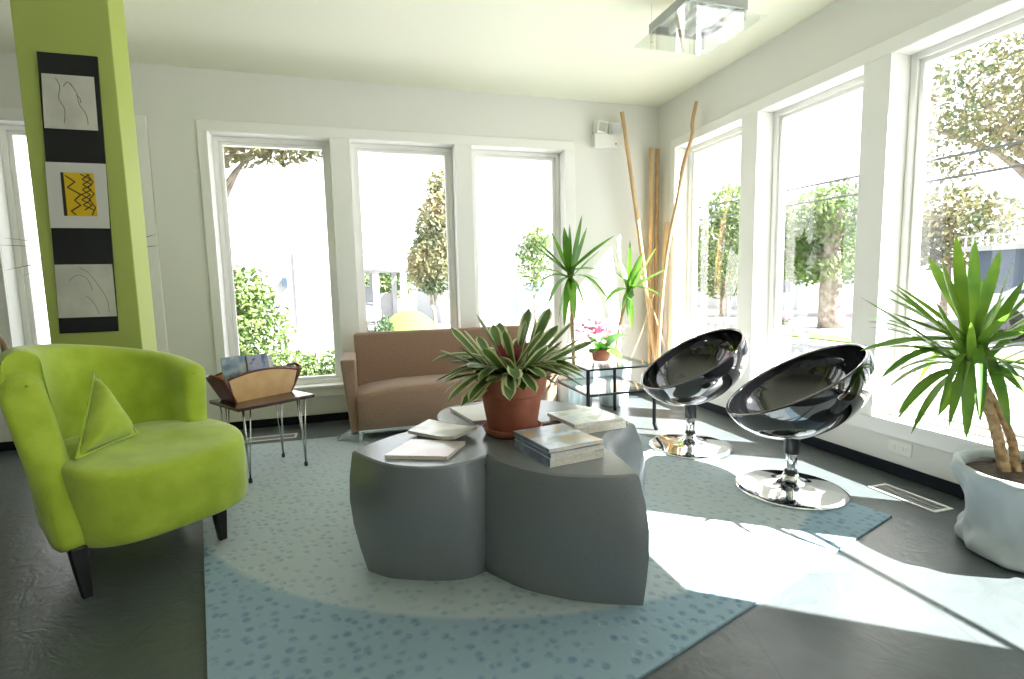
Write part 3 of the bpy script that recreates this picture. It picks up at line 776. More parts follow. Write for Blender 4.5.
# ------------------------------------------------------------------ poles in the corner
def bamboo(label, path, r, nodes, m_='bamboo', group=None, nm='bamboo_pole'):
    P = spline(path, 10); rad = []; n = len(P)
    for i in range(n):
        t = i/(n-1)*nodes; f_ = abs(t-round(t))
        rad.append(r*(1.12 if f_ < .06 and nodes else 1)*(1-.12*i/n))
    o_ = MB().tube(P, rad, 12).build(nm, M[m_], smooth=True)
    tag(o_, label, 'pole', group)
    return o_
bamboo('long bamboo pole tilting left towards the emergency light', [(-.045, -.13, .002), (-.15, -.125, .70), (-.246, -.12, 1.358), (-.33, -.12, 1.88), (-.418, -.12, 2.396)], .018, 7)
bamboo('upright light bamboo pole standing right in the room corner', [(-.112, -.065, .002), (-.110, -.065, 1.0), (-.108, -.065, 2.14)], .021, 6)
bamboo('darker upright bamboo pole touching the lighter one in the corner', [(-.062, -.075, .002), (-.060, -.075, 1.0), (-.056, -.078, 2.13)], .019, 5, 'pale_stick')
bamboo('crooked natural stick reaching highest beside the first right window', [(-.16, -.26, .002), (-.13, -.27, .80), (-.10, -.32, 1.30), (-.085, -.42, 1.66), (-.09, -.50, 1.90), (-.07, -.575, 2.10), (-.085, -.60, 2.20), (-.07, -.625, 2.34)], .015, 0, 'pale_stick', nm='wooden_stick')
bamboo('short thick bamboo pole leaning against the first right window casing', [(-.14, -.20, .002), (-.08, -.195, .80), (-.035, -.19, 1.50)], .018, 5)
bamboo('thin pale twig crossing low in front of the bamboo poles', [(-.36, -.17, .35), (-.25, -.19, .62), (-.17, -.22, .90)], .006, 0, 'bamboo', nm='twig')
bamboo('thin pale twig leaning right across the foot of the crooked stick', [(-.06, -.21, .45), (-.19, -.22, .80), (-.30, -.20, 1.08)], .006, 0, 'bamboo', nm='twig')

# ------------------------------------------------------------------ swivel chairs
def swivel(label, c, view, zc, open_):
    root = thing('swivel_chair', label, 'chair', (c[0], c[1], 0), 0, 'black swivel chairs')
    d = Vector((c[0]-view[0], c[1]-view[1], 0)).normalized(); r = Vector((d.y, -d.x, 0)); up = Vector((0, 0, 1))
    k_ = math.sqrt(1-open_*open_)                # how far the bowl's mouth turns towards the room
    n = (-.50*k_*r+(.147*k_-.985*open_)*d+(.853*k_+.17*open_)*up).normalized()
    a1 = (r-n*r.dot(n)).normalized(); a2 = n.cross(a1).normalized()
    R1, R2, Hh, th = .328, .325, .25, .016
    ctr = Vector((0, 0, zc))-r*.005
    nu, nv = 64, 18
    def pt(a, ph, R1_, R2_, H_): # ph 0 = bottom .. 1 = rim
        s_ = math.sin(ph*PI/2)**.92; cz = math.cos(ph*PI/2)
        return ctr+(a1*math.cos(a)*R1_+a2*math.sin(a)*R2_)*s_-n*H_*cz
    mb = MB()
    rows = [[pt(2*PI*k/nu, max(i/nv, .012), R1, R2, Hh) for k in range(nu)] for i in range(nv+1)]
    lip = [[pt(2*PI*k/nu, 1, R1-th*.5+th*.62*math.cos(b), R2-th*.5+th*.62*math.cos(b), 0)+n*th*.55*math.sin(b) for k in range(nu)] for b in (PI*.2, PI*.5, PI*.8)]
    inn = [[pt(2*PI*k/nu, max(i/nv, .012), R1-th, R2-th, Hh-th) for k in range(nu)] for i in range(nv, -1, -1)]
    mb.grid(rows+lip+inn, cu=True)
    mb.ngon(rows[0][::-1]); mb.ngon(inn[-1])
    mb.build('shell', M['gloss_black'], root, smooth=True)
    # the shell's lowest point
    low = min((p for rr in rows for p in rr), key=lambda p: (p.x**2+p.y**2))
    zl = min(p.z for rr in rows for p in rr)
    MB().lathe([(0, .186), (.033, .186), (.034, .190), (.034, zl+.02), (0, zl+.035)], 28).build('sleeve', M['rim_black'], root, smooth=True, bevel=.002)
    MB().lathe([(.0, .09), (.024, .09), (.024, .1865), (.0, .1865)], 28).build('post', M['chrome'], root, smooth=True, bevel=.001)
    MB().lathe([(0, .085), (.027, .085), (.029, .09), (.029, .102), (.026, .108), (0, .108)], 28).build('collar', M['rim_black'], root, smooth=True)
    MB().lathe([(0, RZ), (.238, RZ), (.242, RZ+.004), (.240, RZ+.009), (.22, RZ+.014), (.13, RZ+.024), (.07, RZ+.038), (.045, RZ+.052), (.036, RZ+.070), (.032, RZ+.080), (0, RZ+.080)], 72).build('base', M['chrome'], root, smooth=True)
    return root
VIEW = (-2.583, -4.108)
swivel('black glossy swivel bowl chair nearest the large wrapped planter', (-.65, -2.198), VIEW, .538, .29)
swivel('black glossy swivel bowl chair nearest the glass end table', (-.699, -1.486), VIEW, .546, .36)

# ------------------------------------------------------------------ large plant at the right
PL = (-.278, -2.940)
pl = thing('potted_dracaena', 'large spiky green plant in a grey fabric-wrapped planter by the right wall', 'potted plant', (PL[0], PL[1], 0))
def wrapped():
    prof = [(0, 0), (.205, 0), (.222, .006), (.230, .03), (.225, .055), (.207, .075), (.200, .095), (.201, .13), (.208, .18), (.216, .22), (.228, .25), (.242, .275), (.250, .295), (.248, .312), (.234, .318), (.220, .305), (.216, .285)]
    rnd = random.Random(5); ph = [rnd.uniform(0, 6.28) for _ in range(8)]
    def f(p, i, k):
        a = 2*PI*k/96; d = Vector((p.x, p.y, 0)); l = d.length
        if l < .02 or i < 2: return p
        w = .007*math.sin(5*a+ph[0]+i*.55)+.007*math.sin(11*a+ph[1]-i*.8)+.004*math.sin(19*a+ph[2]+i*1.3)
        if 4 <= i <= 10: w *= 1.25
        if i >= 13: w *= .5
        q_ = p+d/l*w; q_.z += .010*math.sin(3*a+ph[3]+i*.3) if 2 < i < 13 else 0
        return q_
    MB().lathe(prof, 96, f=f).build('planter', M['wrap'], pl, smooth=True, sub=1)
    MB().lathe([(.219, .272), (.1, .278), (0, .28)], 32).build('soil', M['soil'], pl, smooth=True)
wrapped()
o_ = Vector((PL[0], PL[1], 0))
for (b, m_, t_, r_) in (((-.295, -2.835, .27), (-.315, -2.80, .45), (-.335, -2.73, .65), .0185), ((-.255, -2.850, .27), (-.265, -2.82, .42), (-.318, -2.755, .60), .015)):
    P = spline([Vector(b)-o_, Vector(m_)-o_, Vector(t_)-o_], 14)
    rad = [r_*(1+.10*(k % 2))*(1-.15*k/len(P)) for k in range(len(P))]
    MB().tube(P, rad, 12).build('trunk', M['trunk'], pl, smooth=True)
mb = MB(); cr = Vector((-.335, -2.725, .668))-o_
for i, t in enumerate([[-0.604, -2.47, 0.928], [-0.461, -2.514, 0.957], [-0.564, -2.576, 0.865], [-0.638, -2.51, 0.711], [-0.643, -2.6, 0.607], [-0.507, -2.535, 0.552], [-0.609, -2.657, 0.481], [-0.603, -2.706, 0.415], [-0.331, -2.537, 1.085], [-0.434, -2.657, 1.064], [-0.373, -2.663, 1.162], [-0.26, -2.657, 1.147], [-0.159, -2.63, 0.99], [-0.291, -2.801, 1.056], [-0.36, -2.88, 0.987], [-0.442, -2.937, 0.815], [-0.327, -2.936, 0.764], [-0.241, -2.884, 0.645], [-0.34, -2.914, 0.578], [-0.531, -2.787, 0.457], [-0.523, -2.84, 0.422], [-0.558, -2.9, 0.503], [-0.463, -2.706, 0.475], [-0.531, -2.593, 0.43], [-0.253, -2.472, 0.71], [-0.318, -2.461, 0.624], [-0.087, -2.655, 0.904], [-0.147, -2.847, 0.874], [-0.362, -2.877, 0.452], [-0.564, -2.733, 0.921], [-0.179, -2.696, 1.102]]):
    tip = Vector(t)-o_; up = tip.z-cr.z
    if tip.x > .22: tip.x = .22
    base = cr+Vector((random.uniform(-.018, .018), random.uniform(-.018, .018), random.uniform(-.05, .09)))
    leaf(mb, base, tip, random.uniform(.038, .048), .03 if up > .12 else .16 if up > -.05 else .42, 10, 0, None, .3, random.uniform(-.5, .5), .62)
for i in range(36):                                  # the dense inner whorls
    a = 2.399*i; el = random.uniform(-.9, 1.2); L = random.uniform(.30, .46)
    tip = cr+Vector((math.cos(a)*math.cos(el)*L, math.sin(a)*math.cos(el)*L, math.sin(el)*L))
    if tip.x > .22: tip.x = .22
    leaf(mb, cr+Vector((0, 0, random.uniform(-.07, .09))), tip, random.uniform(.024, .034), .05 if el > .4 else .25 if el > -.3 else .5, 10, 0, None, .3, random.uniform(-.5, .5), .45)
mb.build('foliage', M['leaf_bright'], pl, smooth=True, weld=False)

# ------------------------------------------------------------------ wall and floor fittings
def floor_vent(label, lo, hi):
    x0, y0 = lo; x1, y1 = hi
    r = thing('floor_vent', label, 'vent', ((x0+x1)/2, (y0+y1)/2, 0), 0, None)
    w, h = (x1-x0)/2, (y1-y0)/2; bw = .014
    mb = MB()
    mb.box((-w, -h, 0), (w, -h+bw, .005)); mb.box((-w, h-bw, 0), (w, h, .005)); mb.box((-w, -h+bw, 0), (-w+bw, h-bw, .005)); mb.box((w-bw, -h+bw, 0), (w, h-bw, .005))
    mb.build('frame', M['vent_metal'], r, bevel=.001)
    mb = MB(); mb.box((-w+bw, -h+bw, 0), (w-bw, h-bw, .001)); mb.build('backing', M['vent_dark'], r)
    mb = MB(); L = h if h > w else w; n = int(2*L/.012)
    for i in range(n):
        t = -L+bw+(2*L-2*bw)*(i+.5)/n
        if h > w: mb.box((-w+bw, t-.0018, .001), (w-bw, t+.0018, .0042))
        else: mb.box((t-.0018, -h+bw, .001), (t+.0018, h-bw, .0042))
    if h > w:
        mb.box((-.002, -h+bw, .001), (.002, h-bw, .0045))
    mb.build('grille', M['grey_metal'], r)
floor_vent('white metal floor vent beside the planter', (-.272, -2.590), (-.160, -2.285))
floor_vent('white metal floor vent behind the hairpin side table', (-3.36, -.385), (-3.035, -.275))
r = thing('wall_outlet', 'white double wall outlet low on the right wall', 'outlet', (0, -2.23, .147))
mb = MB(); mb.box((-.006, -.060, -.034), (0, .060, .034)); mb.build('cover_plate', M['white_plastic'], r, bevel=.002)
for s_ in (-1, 1):
    mb = MB(); mb.box((-.008, s_*.022-.016, -.012), (-.0055, s_*.022+.016, .012)); sk = mb.build('socket', M['white_plastic'], r, bevel=.001)
    mb = MB()
    for e in (-.006, .006): mb.box((-.0085, s_*.022-.003, e-.001), (-.0079, s_*.022+.003, e+.001))
    mb.build('slot', M['vent_dark'], sk)
r = thing('emergency_light', 'white emergency light with two square lamp heads high on the back wall', 'emergency light', (-.505, 0, 2.16))
mb = MB(); mb.box((-.135, -.065, -.035), (.135, 0, .075)); mb.build('housing', M['white_plastic'], r, bevel=.008)
for s_, ry in ((-1, .25), (1, -.35)):
    mb = MB(); T = Matrix.Translation((s_*.07, -.045, .128)) @ Matrix.Rotation(ry, 4, 'Z') @ Matrix.Rotation(.25, 4, 'X')
    mb.box((-.052, -.03, -.048), (.052, .035, .048), 0, T); hd = mb.build('lamp_head', M['white_plastic'], r, bevel=.006)
    mb = MB(); mb.box((-.042, -.033, -.038), (.042, -.0295, .038), 0, T); mb.build('lens', M['chrome'], hd, bevel=.002)
    mb = MB(); mb.tube([(s_*.07, -.03, .07), (s_*.07, -.03, .09)], .015, 12); mb.build('bracket', M['grey_metal'], r)
MB().lathe([(0, 0), (.006, .0), (.006, .004), (0, .005)], 10).build('indicator', M['vent_dark'], r)
i_ = [c for c in r.children if c.name.startswith('indicator')][0]; i_.rotation_euler = (PI/2, 0, 0); i_.location = (.06, -.065, -.005)

# pendant
pd = thing('pendant_lamp', 'square metal and clear glass lamp hanging from the ceiling', 'lamp', (-.81, -1.64, H))
zf = 2.352-H
mb = MB(); a = .172
for s_ in (-1, 1):
    mb.box((-a, s_*a-.006, zf), (a, s_*a+.006, zf+.045)); mb.box((s_*a-.006, -a, zf), (s_*a+.006, a, zf+.045))
mb.build('frame', M['grey_metal'], pd, bevel=.002)
mb = MB(); mb.box((-a, -a, zf+.040), (a, a, zf+.045)); mb.build('reflector', M['white_plastic'], pd)
mb = MB(); mb.box((-.235, -.235, 2.298-H), (.235, .235, 2.305-H)); mb.build('glass_panel', M['lamp_glass'], pd, bevel=.003)
for s_ in (-1, 1):
    MB().tube([(s_*.06, -.14, zf+.012), (s_*.06, .14, zf+.012)], .019, 16).build('lamp_tube', M['tube'], pd, smooth=True)
for sx in (-1, 1):
    for sy in (-1, 1):
        MB().tube([(sx*.165, sy*.165, zf+.04), (sx*.165, sy*.165, 0)], .0012, 6).build('wire', M['steel'], pd)
        MB().tube([(sx*.165, sy*.165, 2.305-H), (sx*.165, sy*.165, zf)], .006, 10).build('standoff', M['chrome'], pd)

# ------------------------------------------------------------------ pictures on the green pillar
ar = thing('art_panel', 'tall black panel with three mounted drawings on the green pillar', 'picture', (-2.58257+(-3.945+2.58257)*.9096, -1.108, 1.01644*(1-.9096))); ar.scale = (.9096, .9096, .9096)
X0 = -3.945
mb = MB(); mb.prism([(-4.057-X0, -.001, 2.222), (-3.801-X0, -.001, 2.222), (-3.834-X0, -.001, .805), (-4.098-X0, -.001, .805)][::-1], (0, -.012, 0)); mb.build('panel', M['board'], ar, bevel=.002)
def sheet(name, c, m_, d=.013, th=.0015):
    mb = MB(); mb.prism([(x-X0, -d, z_) for x, z_ in c][::-1], (0, -th, 0)); return mb.build(name, m_, ar)
sheet('drawing', [(-4.047, 2.118), (-3.824, 2.118), (-3.830, 1.852), (-4.060, 1.852)], M['sketch'])
sheet('mount', [(-4.074, 1.685), (-3.812, 1.685), (-3.823, 1.353), (-4.084, 1.353)], M['mat_board'])
sheet('drawing', [(-4.085, 1.165), (-3.831, 1.165), (-3.833, .887), (-4.094, .887)], M['sketch'])
yp = sheet('yellow_print', [(-4.014, 1.635), (-3.869, 1.635), (-3.871, 1.415), (-4.018, 1.415)], M['yellow'], .0146, .001)
mb = MB(); mb.prism([(x-X0, -.0157, z_) for x, z_ in [(-4.014, 1.635), (-4.001, 1.635), (-4.003, 1.415), (-4.018, 1.415)]][::-1], (0, -.0004, 0))
def stroke(mb, pts, w, y):
    for i in range(len(pts)-1):
        a = Vector((pts[i][0]-X0, 0, pts[i][1])); b = Vector((pts[i+1][0]-X0, 0, pts[i+1][1])); t = (b-a).normalized(); s_ = Vector((-t.z, 0, t.x))*w/2
        mb.prism([(p.x, y, p.z) for p in (a-s_, b-s_, b+s_, a+s_)], (0, -.0004, 0))
zz = [(-3.995, 1.62), (-3.955, 1.588), (-3.990, 1.560), (-3.935, 1.525), (-3.965, 1.495), (-3.94, 1.47), (-3.985, 1.44), (-3.965, 1.42)]
stroke(mb, zz, .006, -.0158)
for s_ in (1, -1):
    stroke(mb, [(-3.908+s_*.020*(1 if k % 2 else -1)+.006*math.sin(k), 1.628-.026*k) for k in range(8)], .005, -.0158)
stroke(mb, [(-3.90, 1.63), (-3.875, 1.59), (-3.90, 1.56), (-3.876, 1.53), (-3.90, 1.50), (-3.876, 1.46), (-3.895, 1.42)], .005, -.0158)
mb.build('zigzag_lines', M['ink'], yp)
dr = [c for c in ar.children if c.name.startswith('drawing')]
mb = MB()
for pts in ([(-3.99, 2.10), (-3.975, 2.06), (-3.985, 2.0), (-3.965, 1.95), (-3.972, 1.88)], [(-3.93, 2.08), (-3.905, 2.03), (-3.90, 1.98), (-3.875, 1.93), (-3.87, 1.88)], [(-3.91, 2.02), (-3.895, 2.01), (-3.892, 1.985)], [(-3.96, 2.06), (-3.94, 2.085), (-3.92, 2.06)]):
    stroke(mb, [(p.x, p.z) for p in spline([(x, 0, z_) for x, z_ in pts], 4)], .0035, -.0148)
mb.build('sketch_pattern', M['pencil'], dr[0])
mb = MB()
for pts in ([(-3.98, 1.15), (-3.94, 1.12), (-3.90, 1.05), (-3.87, .98), (-3.865, .91)], [(-4.03, 1.08), (-3.99, 1.11), (-3.95, 1.09), (-3.93, 1.03)], [(-3.96, 1.0), (-3.93, .96), (-3.91, .90)]):
    stroke(mb, [(p.x, p.z) for p in spline([(x, 0, z_) for x, z_ in pts], 4)], .0025, -.0148)
mb.build('sketch_pattern', M['pencil'], dr[1])

# ------------------------------------------------------------------ behind the pillar and armchair
sp = thing('spiky_plant', 'dark spiky-leaved plant mostly hidden behind the green pillar', 'potted plant', (-4.02, -.32, 0))
foil_pot(sp, .12, .14, .28, m_='wrap', seed=9)
MB().tube([(0, 0, .25), (-.01, 0, .7), (.0, -.06, 1.27)], .012, 8).build('stem', M['trunk'], sp, smooth=True)
mb = MB()
for (x, y, z_) in ((-.38, -.13, 1.585), (-.49, -.13, 1.295), (-.47, -.12, 1.335), (-.48, -.13, 1.15), (-.39, -.14, 1.12), (.275, -.08, 1.365), (.285, -.08, 1.295), (.1, .15, 1.45), (-.1, .18, 1.4), (.05, -.14, 1.5), (-.15, -.12, 1.55), (.15, -.1, 1.05), (0, .1, 1.6), (-.2, .1, 1.0)):
    leaf(mb, (0, -.06, 1.25), (x, y, z_), .034, .04, 8, 0, None, .3, 0, .35)
mb.build('foliage', M['dark_leaf'], sp, smooth=True, weld=False)
bc = thing('bentwood_chair', 'bentwood chair whose curved wooden back shows behind the armchair', 'chair', (-4.53, -1.35, 0), 0)
MB().tube(spline([(-.17, .12, .44), (-.30, .20, .62), (-.345, .24, .76), (-.26, .26, .865), (-.10, .265, .90), (.10, .265, .90), (.26, .26, .865), (.345, .24, .76), (.30, .20, .62), (.17, .12, .44)], 6), .012, 10).build('back_hoop', M['bentwood'], bc, smooth=True)
MB().lathe([(0, .43), (.19, .43), (.205, .437), (.205, .452), (.19, .46), (0, .455)], 32).build('seat', M['bentwood'], bc, smooth=True)
for sx in (-1, 1):
    for sy in (-1, 1):
        MB().tube([(sx*.14, sy*.14, .435), (sx*.16, sy*.16, 0)], [.015, .011], 10).build('leg', M['bentwood'], bc, smooth=True)

# ------------------------------------------------------------------ outdoors
GZ = -.35
mb = MB(); mb.box((-60, .2, GZ-.2), (80, 90, GZ)); mb.box((.2, -60, GZ-.2), (80, .2, GZ))
mb.build('ground', M['concrete'])['kind'] = 'structure'
def leafcloud(mb, blobs, n, size, rnd):
    vol = [b[3]*b[4]*b[5] for b in blobs]; tot = sum(vol)
    for b, v in zip(blobs, vol):
        for _ in range(int(n*v/tot)):
            d = Vector((rnd.gauss(0, 1), rnd.gauss(0, 1), rnd.gauss(0, 1))).normalized()*(rnd.random()**.38)
            c = Vector((b[0]+d.x*b[3], b[1]+d.y*b[4], b[2]+d.z*b[5]))
            u = Vector((rnd.gauss(0, 1), rnd.gauss(0, 1), rnd.gauss(0, 1))).normalized(); w = u.orthogonal().normalized()
            w = Quaternion(u, rnd.uniform(0, 6.28)) @ w; s_ = size*rnd.uniform(.6, 1.3)
            k = w.cross(u)*s_*.12
            mb.quad(c-u*s_, c+w*s_*.5+k, c+u*s_, c-w*s_*.5+k)
def tree(label, loc, h_trunk, blobs, n, size, lm, tr=.12, branches=6, seed=1, name='tree', group=None):
    rnd = random.Random(seed); r = thing(name, label, 'tree', loc, 0, group)
    top = max(b[2] for b in blobs)
    mb = MB(); mb.tube(spline([(0, 0, 0), (rnd.uniform(-.1, .1), 0, h_trunk*.6), (rnd.uniform(-.15, .15), 0, h_trunk), (blobs[0][0]*.6, blobs[0][1]*.6, max(h_trunk*1.05, top*.9))], 4), [tr*(1-.06*i) for i in range(13)], 10)
    tk = mb.build('trunk', M['bark'], r, smooth=True)
    mb = MB()
    for i in range(branches):
        b = blobs[i % len(blobs)]; z0 = h_trunk*rnd.uniform(.75, 1.05)
        e = Vector((b[0]+rnd.uniform(-.6, .6)*b[3], b[1]+rnd.uniform(-.6, .6)*b[4], b[2]+rnd.uniform(-.2, .6)*b[5]))
        mb.tube(spline([(0, 0, z0), (e.x*.4, e.y*.4, (z0+e.z)/2+.1), tuple(e)], 4), [tr*.45*(1-.09*k) for k in range(9)], 6)
    mb.build('branches', M['bark'], r, smooth=True)
    mb = MB(); leafcloud(mb, blobs, n, size, rnd)
    mb.build('crown', lm, r, weld=False)
    return r
def bush(label, loc, blobs, n, size, lm, seed=1, name='bush', cat='bush', group=None):
    r = thing(name, label, cat, loc, 0, group); mb = MB(); leafcloud(mb, blobs, n, size, random.Random(seed)); mb.build('leaves', lm, r, weld=False)
    for b in blobs[:3]: MB().tube([(b[0]*.9, b[1]*.9, 0), (b[0], b[1], b[2])], .03, 6).build('stem', M['bark'], r)
    return r
# seen through the back windows
bush('tall light green bush outside the left window behind the wooden box', (-4.35, 5.2, GZ), [(.0, 0, .65, .75, .5, .75), (-.1, .1, 1.3, .55, .5, .5), (-.6, 0, .8, .6, .5, .8)], 5200, .055, M['leafC'], 2)
bush('low hedge outside the window above the walnut side table', (-3.0, 3.6, GZ), [(-.6, 0, .20, .5, .3, .36), (0, 0, .18, .5, .3, .34), (.42, .1, .2, .3, .3, .36)], 4200, .035, M['leafC'], 3, 'hedge', 'hedge')
bush('small dark clipped box bush outside beside the low hedge', (-2.70, 3.05, GZ), [(0, 0, .36, .19, .19, .34), (0, 0, .15, .2, .2, .16)], 2600, .022, M['leafD'], 4)
def house(name, label, parts, cat='building'):
    r = thing(name, label, cat, (0, 0, 0))
    for (pn, lo, hi, m_) in parts: MB().box(lo, hi).build(pn, M[m_], r)
    return r
house('white_building', 'large plain white building outside the left back window', [
    ('wall', (-9.5, 7.0, GZ), (-2.55, 10.6, 5.4), 'ext_white'), ('roof', (-9.8, 6.7, 5.4), (-2.3, 10.9, 5.6), 'ext_trim'),
    ('door', (-3.75, 6.95, GZ), (-2.95, 7.0, 1.75), 'ext_trim'), ('lamp', (-3.98, 6.86, 1.05), (-3.88, 7.0, 1.22), 'win_dark')])
tree('autumn-leaved tree hanging over the top of the left window', (-4.3, 3.6, GZ), 3.0, [(.2, -.3, 3.35, 1.5, .7, .45), (1.0, -.3, 3.5, .9, .7, .5)], 3600, .06, M['leafB'], .10, 6, 5)
cp = thing('carport', 'white flat-roofed carport across the yard in the middle window', 'carport', (0, 0, 0))
MB().box((-3.6, 11.5, 1.50), (-1.05, 16, 1.95)).build('roof', M['ext_white'], cp)
for x in (-3.4, -2.05, -1.25):
    for y in (11.7, 15.8): MB().box((x-.09, y-.09, GZ), (x+.09, y+.09, 1.5)).build('post', M['ext_trim'], cp)
MB().box((-2.0, 15.85, GZ), (-1.3, 15.95, .75)).build('panel', M['ext_trim'], cp)
def car(label, loc, rz, m_):
    r = thing('car', label, 'car', loc, rz)
    mb = MB(); prof = [(-2.1, .35), (-2.1, .72), (-1.5, .86), (-1.0, .90), (-.45, 1.36), (.75, 1.40), (1.5, .95), (2.1, .88), (2.15, .35)]
    mb.prism([(x, -.8, z_) for x, z_ in prof], (0, 1.6, 0)); mb.build('body', M[m_], r, bevel=.08, seg=3)
    for s_ in (-1, 1): MB().prism([(x, s_*.80, z_) for x, z_ in ((-.85, .92), (-.40, 1.30), (.70, 1.33), (1.25, .94))], (0, s_*.006, 0)).build('side_window', M['win_dark'], r)
    for x in (-1.35, 1.35):
        for s_ in (-1, 1): MB().tube([(x, s_*.68, .32), (x, s_*.84, .32)], .32, 20).build('wheel', M['tyre'], r)
    return r
car('silver car parked under the white carport', (-2.75, 13.5, GZ), PI/2, 'car')
tree('slim young tree on the lawn in the middle back window', (-.82, 8.2, GZ), 1.15, [(0, 0, 1.85, .62, .6, .75), (.1, 0, 2.7, .5, .5, .7), (.18, 0, 3.5, .3, .3, .55)], 4200, .075, M['leafB'], .06, 9, 7)
mb = MB(); rows = []
for i in range(9):
    rows.append([(-1.55+.9*math.cos(2*PI*k/40)*(1-i/8), 7.2+1.1*math.sin(2*PI*k/40)*(1-i/8), GZ+.002+.85*(1-(1-i/8)**2)) for k in range(40)])
mb.grid(rows, cu=True); tag(mb.build('grass_mound', M['grass'], smooth=True), 'bright green grass mound outside behind the loveseat', 'grass', kind='stuff')
bush('little dark round shrub at the edge of the grass mound', (-2.15, 5.6, GZ), [(0, 0, .42, .2, .2, .42)], 1600, .028, M['leafD'], 8, 'shrub', 'shrub')
house('garage', 'long white garage with a pale blue door in the right back window', [
    ('wall', (.2, 14.0, GZ), (7.5, 22, 2.45), 'ext_white'), ('roof', (.0, 13.7, 2.45), (7.8, 22.2, 2.62), 'ext_trim'),
    ('garage_door', (2.95, 13.94, GZ), (4.15, 14.0, .92), 'ext_blue'), ('side_door', (4.35, 13.95, GZ), (4.75, 14.0, 1.0), 'ext_grey')])
tree('small bare-looking tree beside the garage behind the taller yucca', (1.95, 9.0, GZ), 1.3, [(0, 0, 1.9, .5, .4, .8), (.1, 0, 2.5, .4, .4, .4)], 1000, .07, M['leafA'], .05, 8, 9)
for i, x in enumerate((-9.0, -5.0, -1.0, 3.0, 7.0, 11.0)):
    tree(['broad pale green tree far behind the white building', 'second pale green tree behind the white building', 'pale green tree rising just behind the carport', 'pale green tree behind the near end of the garage', 'pale green tree behind the middle of the garage', 'pale green tree behind the far end of the garage'][i], (x, 26+i % 2, GZ), 1.0, [(0, 0, 1.6, 1.7, 1.2, 1.25), (.6, 0, 2.0, 1.0, 1.0, .9)], 1500, .16, M['leafA'], .16, 5, 20+i, group='trees behind the yard buildings')
# seen through the right windows
tree('big autumn tree spreading over the street outside the right windows', (8.6, 1.7, GZ), 2.6, [(0, .2, 4.9, 2.2, 1.9, 1.4), (-.4, -1.0, 4.4, 1.6, 1.4, 1.2), (0, 1.7, 4.0, 1.4, 1.2, .9), (-1.0, -.2, 3.7, 1.2, 1.2, .6)], 8500, .062, M['leafB'], .17, 14, 31)
tree('leafy tree with a thick grey trunk outside the middle right window', (9.4, 6.6, GZ), 2.2, [(.2, .6, 2.7, 1.3, 1.5, 1.0), (0, 1.5, 2.2, 1.0, 1.2, .9), (-.2, -.3, 3.1, 1.0, 1.0, .7), (.2, .5, 1.6, 1.2, 1.6, .5)], 5600, .085, M['leafA'], .34, 9, 32)
tree('blue-green tree farther up the street in the first right window', (10.0, 11.6, GZ), 1.2, [(0, 0, 2.2, 1.5, 1.6, 1.6), (0, -.3, 3.7, .9, 1.0, .9)], 4600, .10, M['leafA'], .16, 8, 33)
tree('pale tree by the grey house outside the right windows', (15.5, 7.9, GZ), 1.6, [(0, 0, 2.8, 1.5, 1.8, 1.3), (0, 1.2, 2.4, 1.3, 1.6, 1.0)], 3400, .12, M['leafB'], .16, 7, 34)
tree('pale green tree between the grey house and the cottage', (13.0, 9.9, GZ), 1.5, [(0, 0, 2.3, 1.2, 1.2, 1.2)], 2600, .14, M['leafA'], .16, 6, 35)
hs = thing('grey_house', 'dark blue-grey house with a white balcony railing across the street', 'house', (12.5, 0, 0))
MB().box((0, -3.5, GZ), (5, 5.3, 1.55)).build('wall', M['ext_grey'], hs)
MB().box((-.25, -3.8, 1.55), (5, 5.5, 1.68)).build('balcony_floor', M['ext_trim'], hs)
mb = MB(); mb.box((-.24, -3.8, 1.90), (-.16, 5.5, 1.95))
for i in range(58): mb.box((-.22, -3.74+.16*i, 1.68), (-.18, -3.71+.16*i, 1.90))
mb.build('railing', M['ext_trim'], hs)
for (y0, y1) in ((3.3, 4.2), (1.4, 2.6), (-1.2, .2)):
    w = MB().box((-.06, y0, .55), (0, y1, 1.35)).build('window', M['ext_trim'], hs)
    MB().box((-.08, y0+.08, .63), (-.055, y1-.08, 1.27)).build('pane', M['win_dark'], w)
car('silver car parked in front of the grey house', (10.6, 1.6, GZ), PI/2, 'car')
ct2 = thing('white_cottage', 'white cottage beyond the thick grey trunk across the street', 'house', (14.5, 0, 0))
MB().box((0, 12.5, GZ), (5, 20, 1.7)).build('wall', M['ext_white'], ct2)
mb = MB(); mb.prism([(-.4, 12.2, 1.7), (5.4, 12.2, 1.7), (2.5, 12.2, 3.4)], (0, 8.1, 0)); mb.build('roof', M['roof'], ct2)
for y0 in (13.0, 14.6, 16.4):
    w = MB().box((-.06, y0, .3), (0, y0+.8, 1.3)).build('window', M['ext_trim'], ct2); MB().box((-.08, y0+.09, .38), (-.055, y0+.71, 1.22)).build('pane', M['win_dark'], w)
pk = thing('picket_fence', 'low white railing along the pavement outside the right windows', 'fence', (5.2, 0, 0))
for y in (-1.0, 1.2, 3.4, 5.6, 7.8): MB().box((-.05, y-.05, GZ), (.05, y+.05, .12)).build('post', M['ext_trim'], pk)
MB().box((-.035, -1.0, .0), (.035, 7.8, .09)).build('rail', M['ext_trim'], pk)
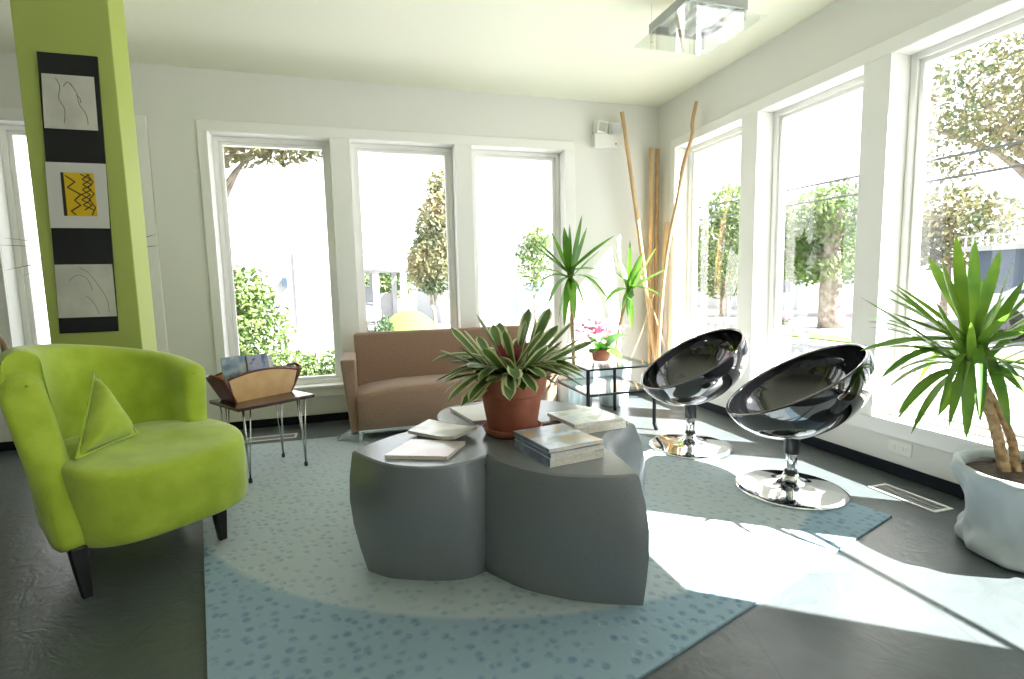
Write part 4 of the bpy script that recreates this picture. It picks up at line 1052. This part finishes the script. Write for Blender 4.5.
for j, (x, y, lab, sd) in enumerate(((6.4, 5.35, 'pink flower tub standing before the thick grey tree trunk', 40), (8.2, 8.1, 'pink flower tub farther up the pavement, left of the grey tree trunk', 41))):
    r = thing('flower_tub', lab, 'flower pot', (x, y, GZ))
    MB().lathe([(0, 0), (.2, 0), (.26, .3), (.28, .32), (.24, .32), (.22, .28), (0, .28)], 24).build('tub', M['ext_trim'], r, smooth=True)
    mb = MB(); leafcloud(mb, [(0, 0, .42, .34, .34, .16)], 500, .05, random.Random(sd)); mb.build('foliage', M['leafC'], r, weld=False)
    mb = MB(); leafcloud(mb, [(0, 0, .52, .36, .36, .14)], 420, .05, random.Random(sd+9)); mb.build('blossom', M['petal'], r, weld=False)
gl = MB(); gl.box((6.9, -8, GZ), (8.0, 7.5, GZ+.03)); tag(gl.build('grass_strip', M['grass']), 'strip of lawn along the street outside the right windows', 'grass', kind='stuff')
for k_, (z0, lab) in enumerate(((3.05, 'upper black power cable crossing outside the right windows'), (2.74, 'lower black power cable crossing outside the right windows'))):
    pts = [(6.0+.0*t, -14+27*t, z0-.9*4*t*(1-t)*.35) for t in [i/16 for i in range(17)]]
    tag(MB().tube(pts, .018, 6).build('street_power_cable', M['wire']), lab, 'cable')

# ------------------------------------------------------------------ light
w = bpy.data.worlds.new('sky'); S.world = w; w.use_nodes = True
bg = w.node_tree.nodes['Background']; bg.inputs[0].default_value = (.91, .955, 1, 1); bg.inputs[1].default_value = 2.3
sd = bpy.data.lights.new('sun', 'SUN'); sd.energy = 40; sd.angle = .009; sd.color = (1, .98, .96)
so_ = bpy.data.objects.new('sun', sd); COL.objects.link(so_)
dirv = Vector((-1, .76, -1.15)).normalized()
so_.rotation_euler = dirv.to_track_quat('-Z', 'Y').to_euler(); so_.location = (6, -5, 8)

# ------------------------------------------------------------------ camera
cd = bpy.data.cameras.new('camera'); cd.sensor_width = 36; cd.sensor_fit = 'HORIZONTAL'; cd.lens = 18.2004
cd.clip_start = .05; cd.clip_end = 300
cam = bpy.data.objects.new('camera', cd); COL.objects.link(cam)
yaw, pitch, roll = .286908973, .108458865, -.0225478691
cy, sy = math.cos(yaw), math.sin(yaw)
fwd = Vector((sy*math.cos(pitch), cy*math.cos(pitch), -math.sin(pitch)))
rt = Vector((cy, -sy, 0)); up = rt.cross(fwd)
c_, s_ = math.cos(roll), math.sin(roll)
r2 = c_*rt+s_*up; u2 = -s_*rt+c_*up
m4 = Matrix((( r2.x, u2.x, -fwd.x, -2.58256771), (r2.y, u2.y, -fwd.y, -4.10818661), (r2.z, u2.z, -fwd.z, 1.01643922), (0, 0, 0, 1)))
cam.matrix_world = m4
S.camera = cam
S.view_settings.view_transform = 'Standard'; S.view_settings.look = 'None'
S.view_settings.gamma = 1; S.view_settings.use_curve_mapping = False
S.view_settings.exposure = .62
S.cycles.max_bounces = 14; S.cycles.diffuse_bounces = 7; S.cycles.transparent_max_bounces = 24
S.cycles.sample_clamp_indirect = 8
S.cycles.caustics_reflective = True
S.cycles.use_denoising = True
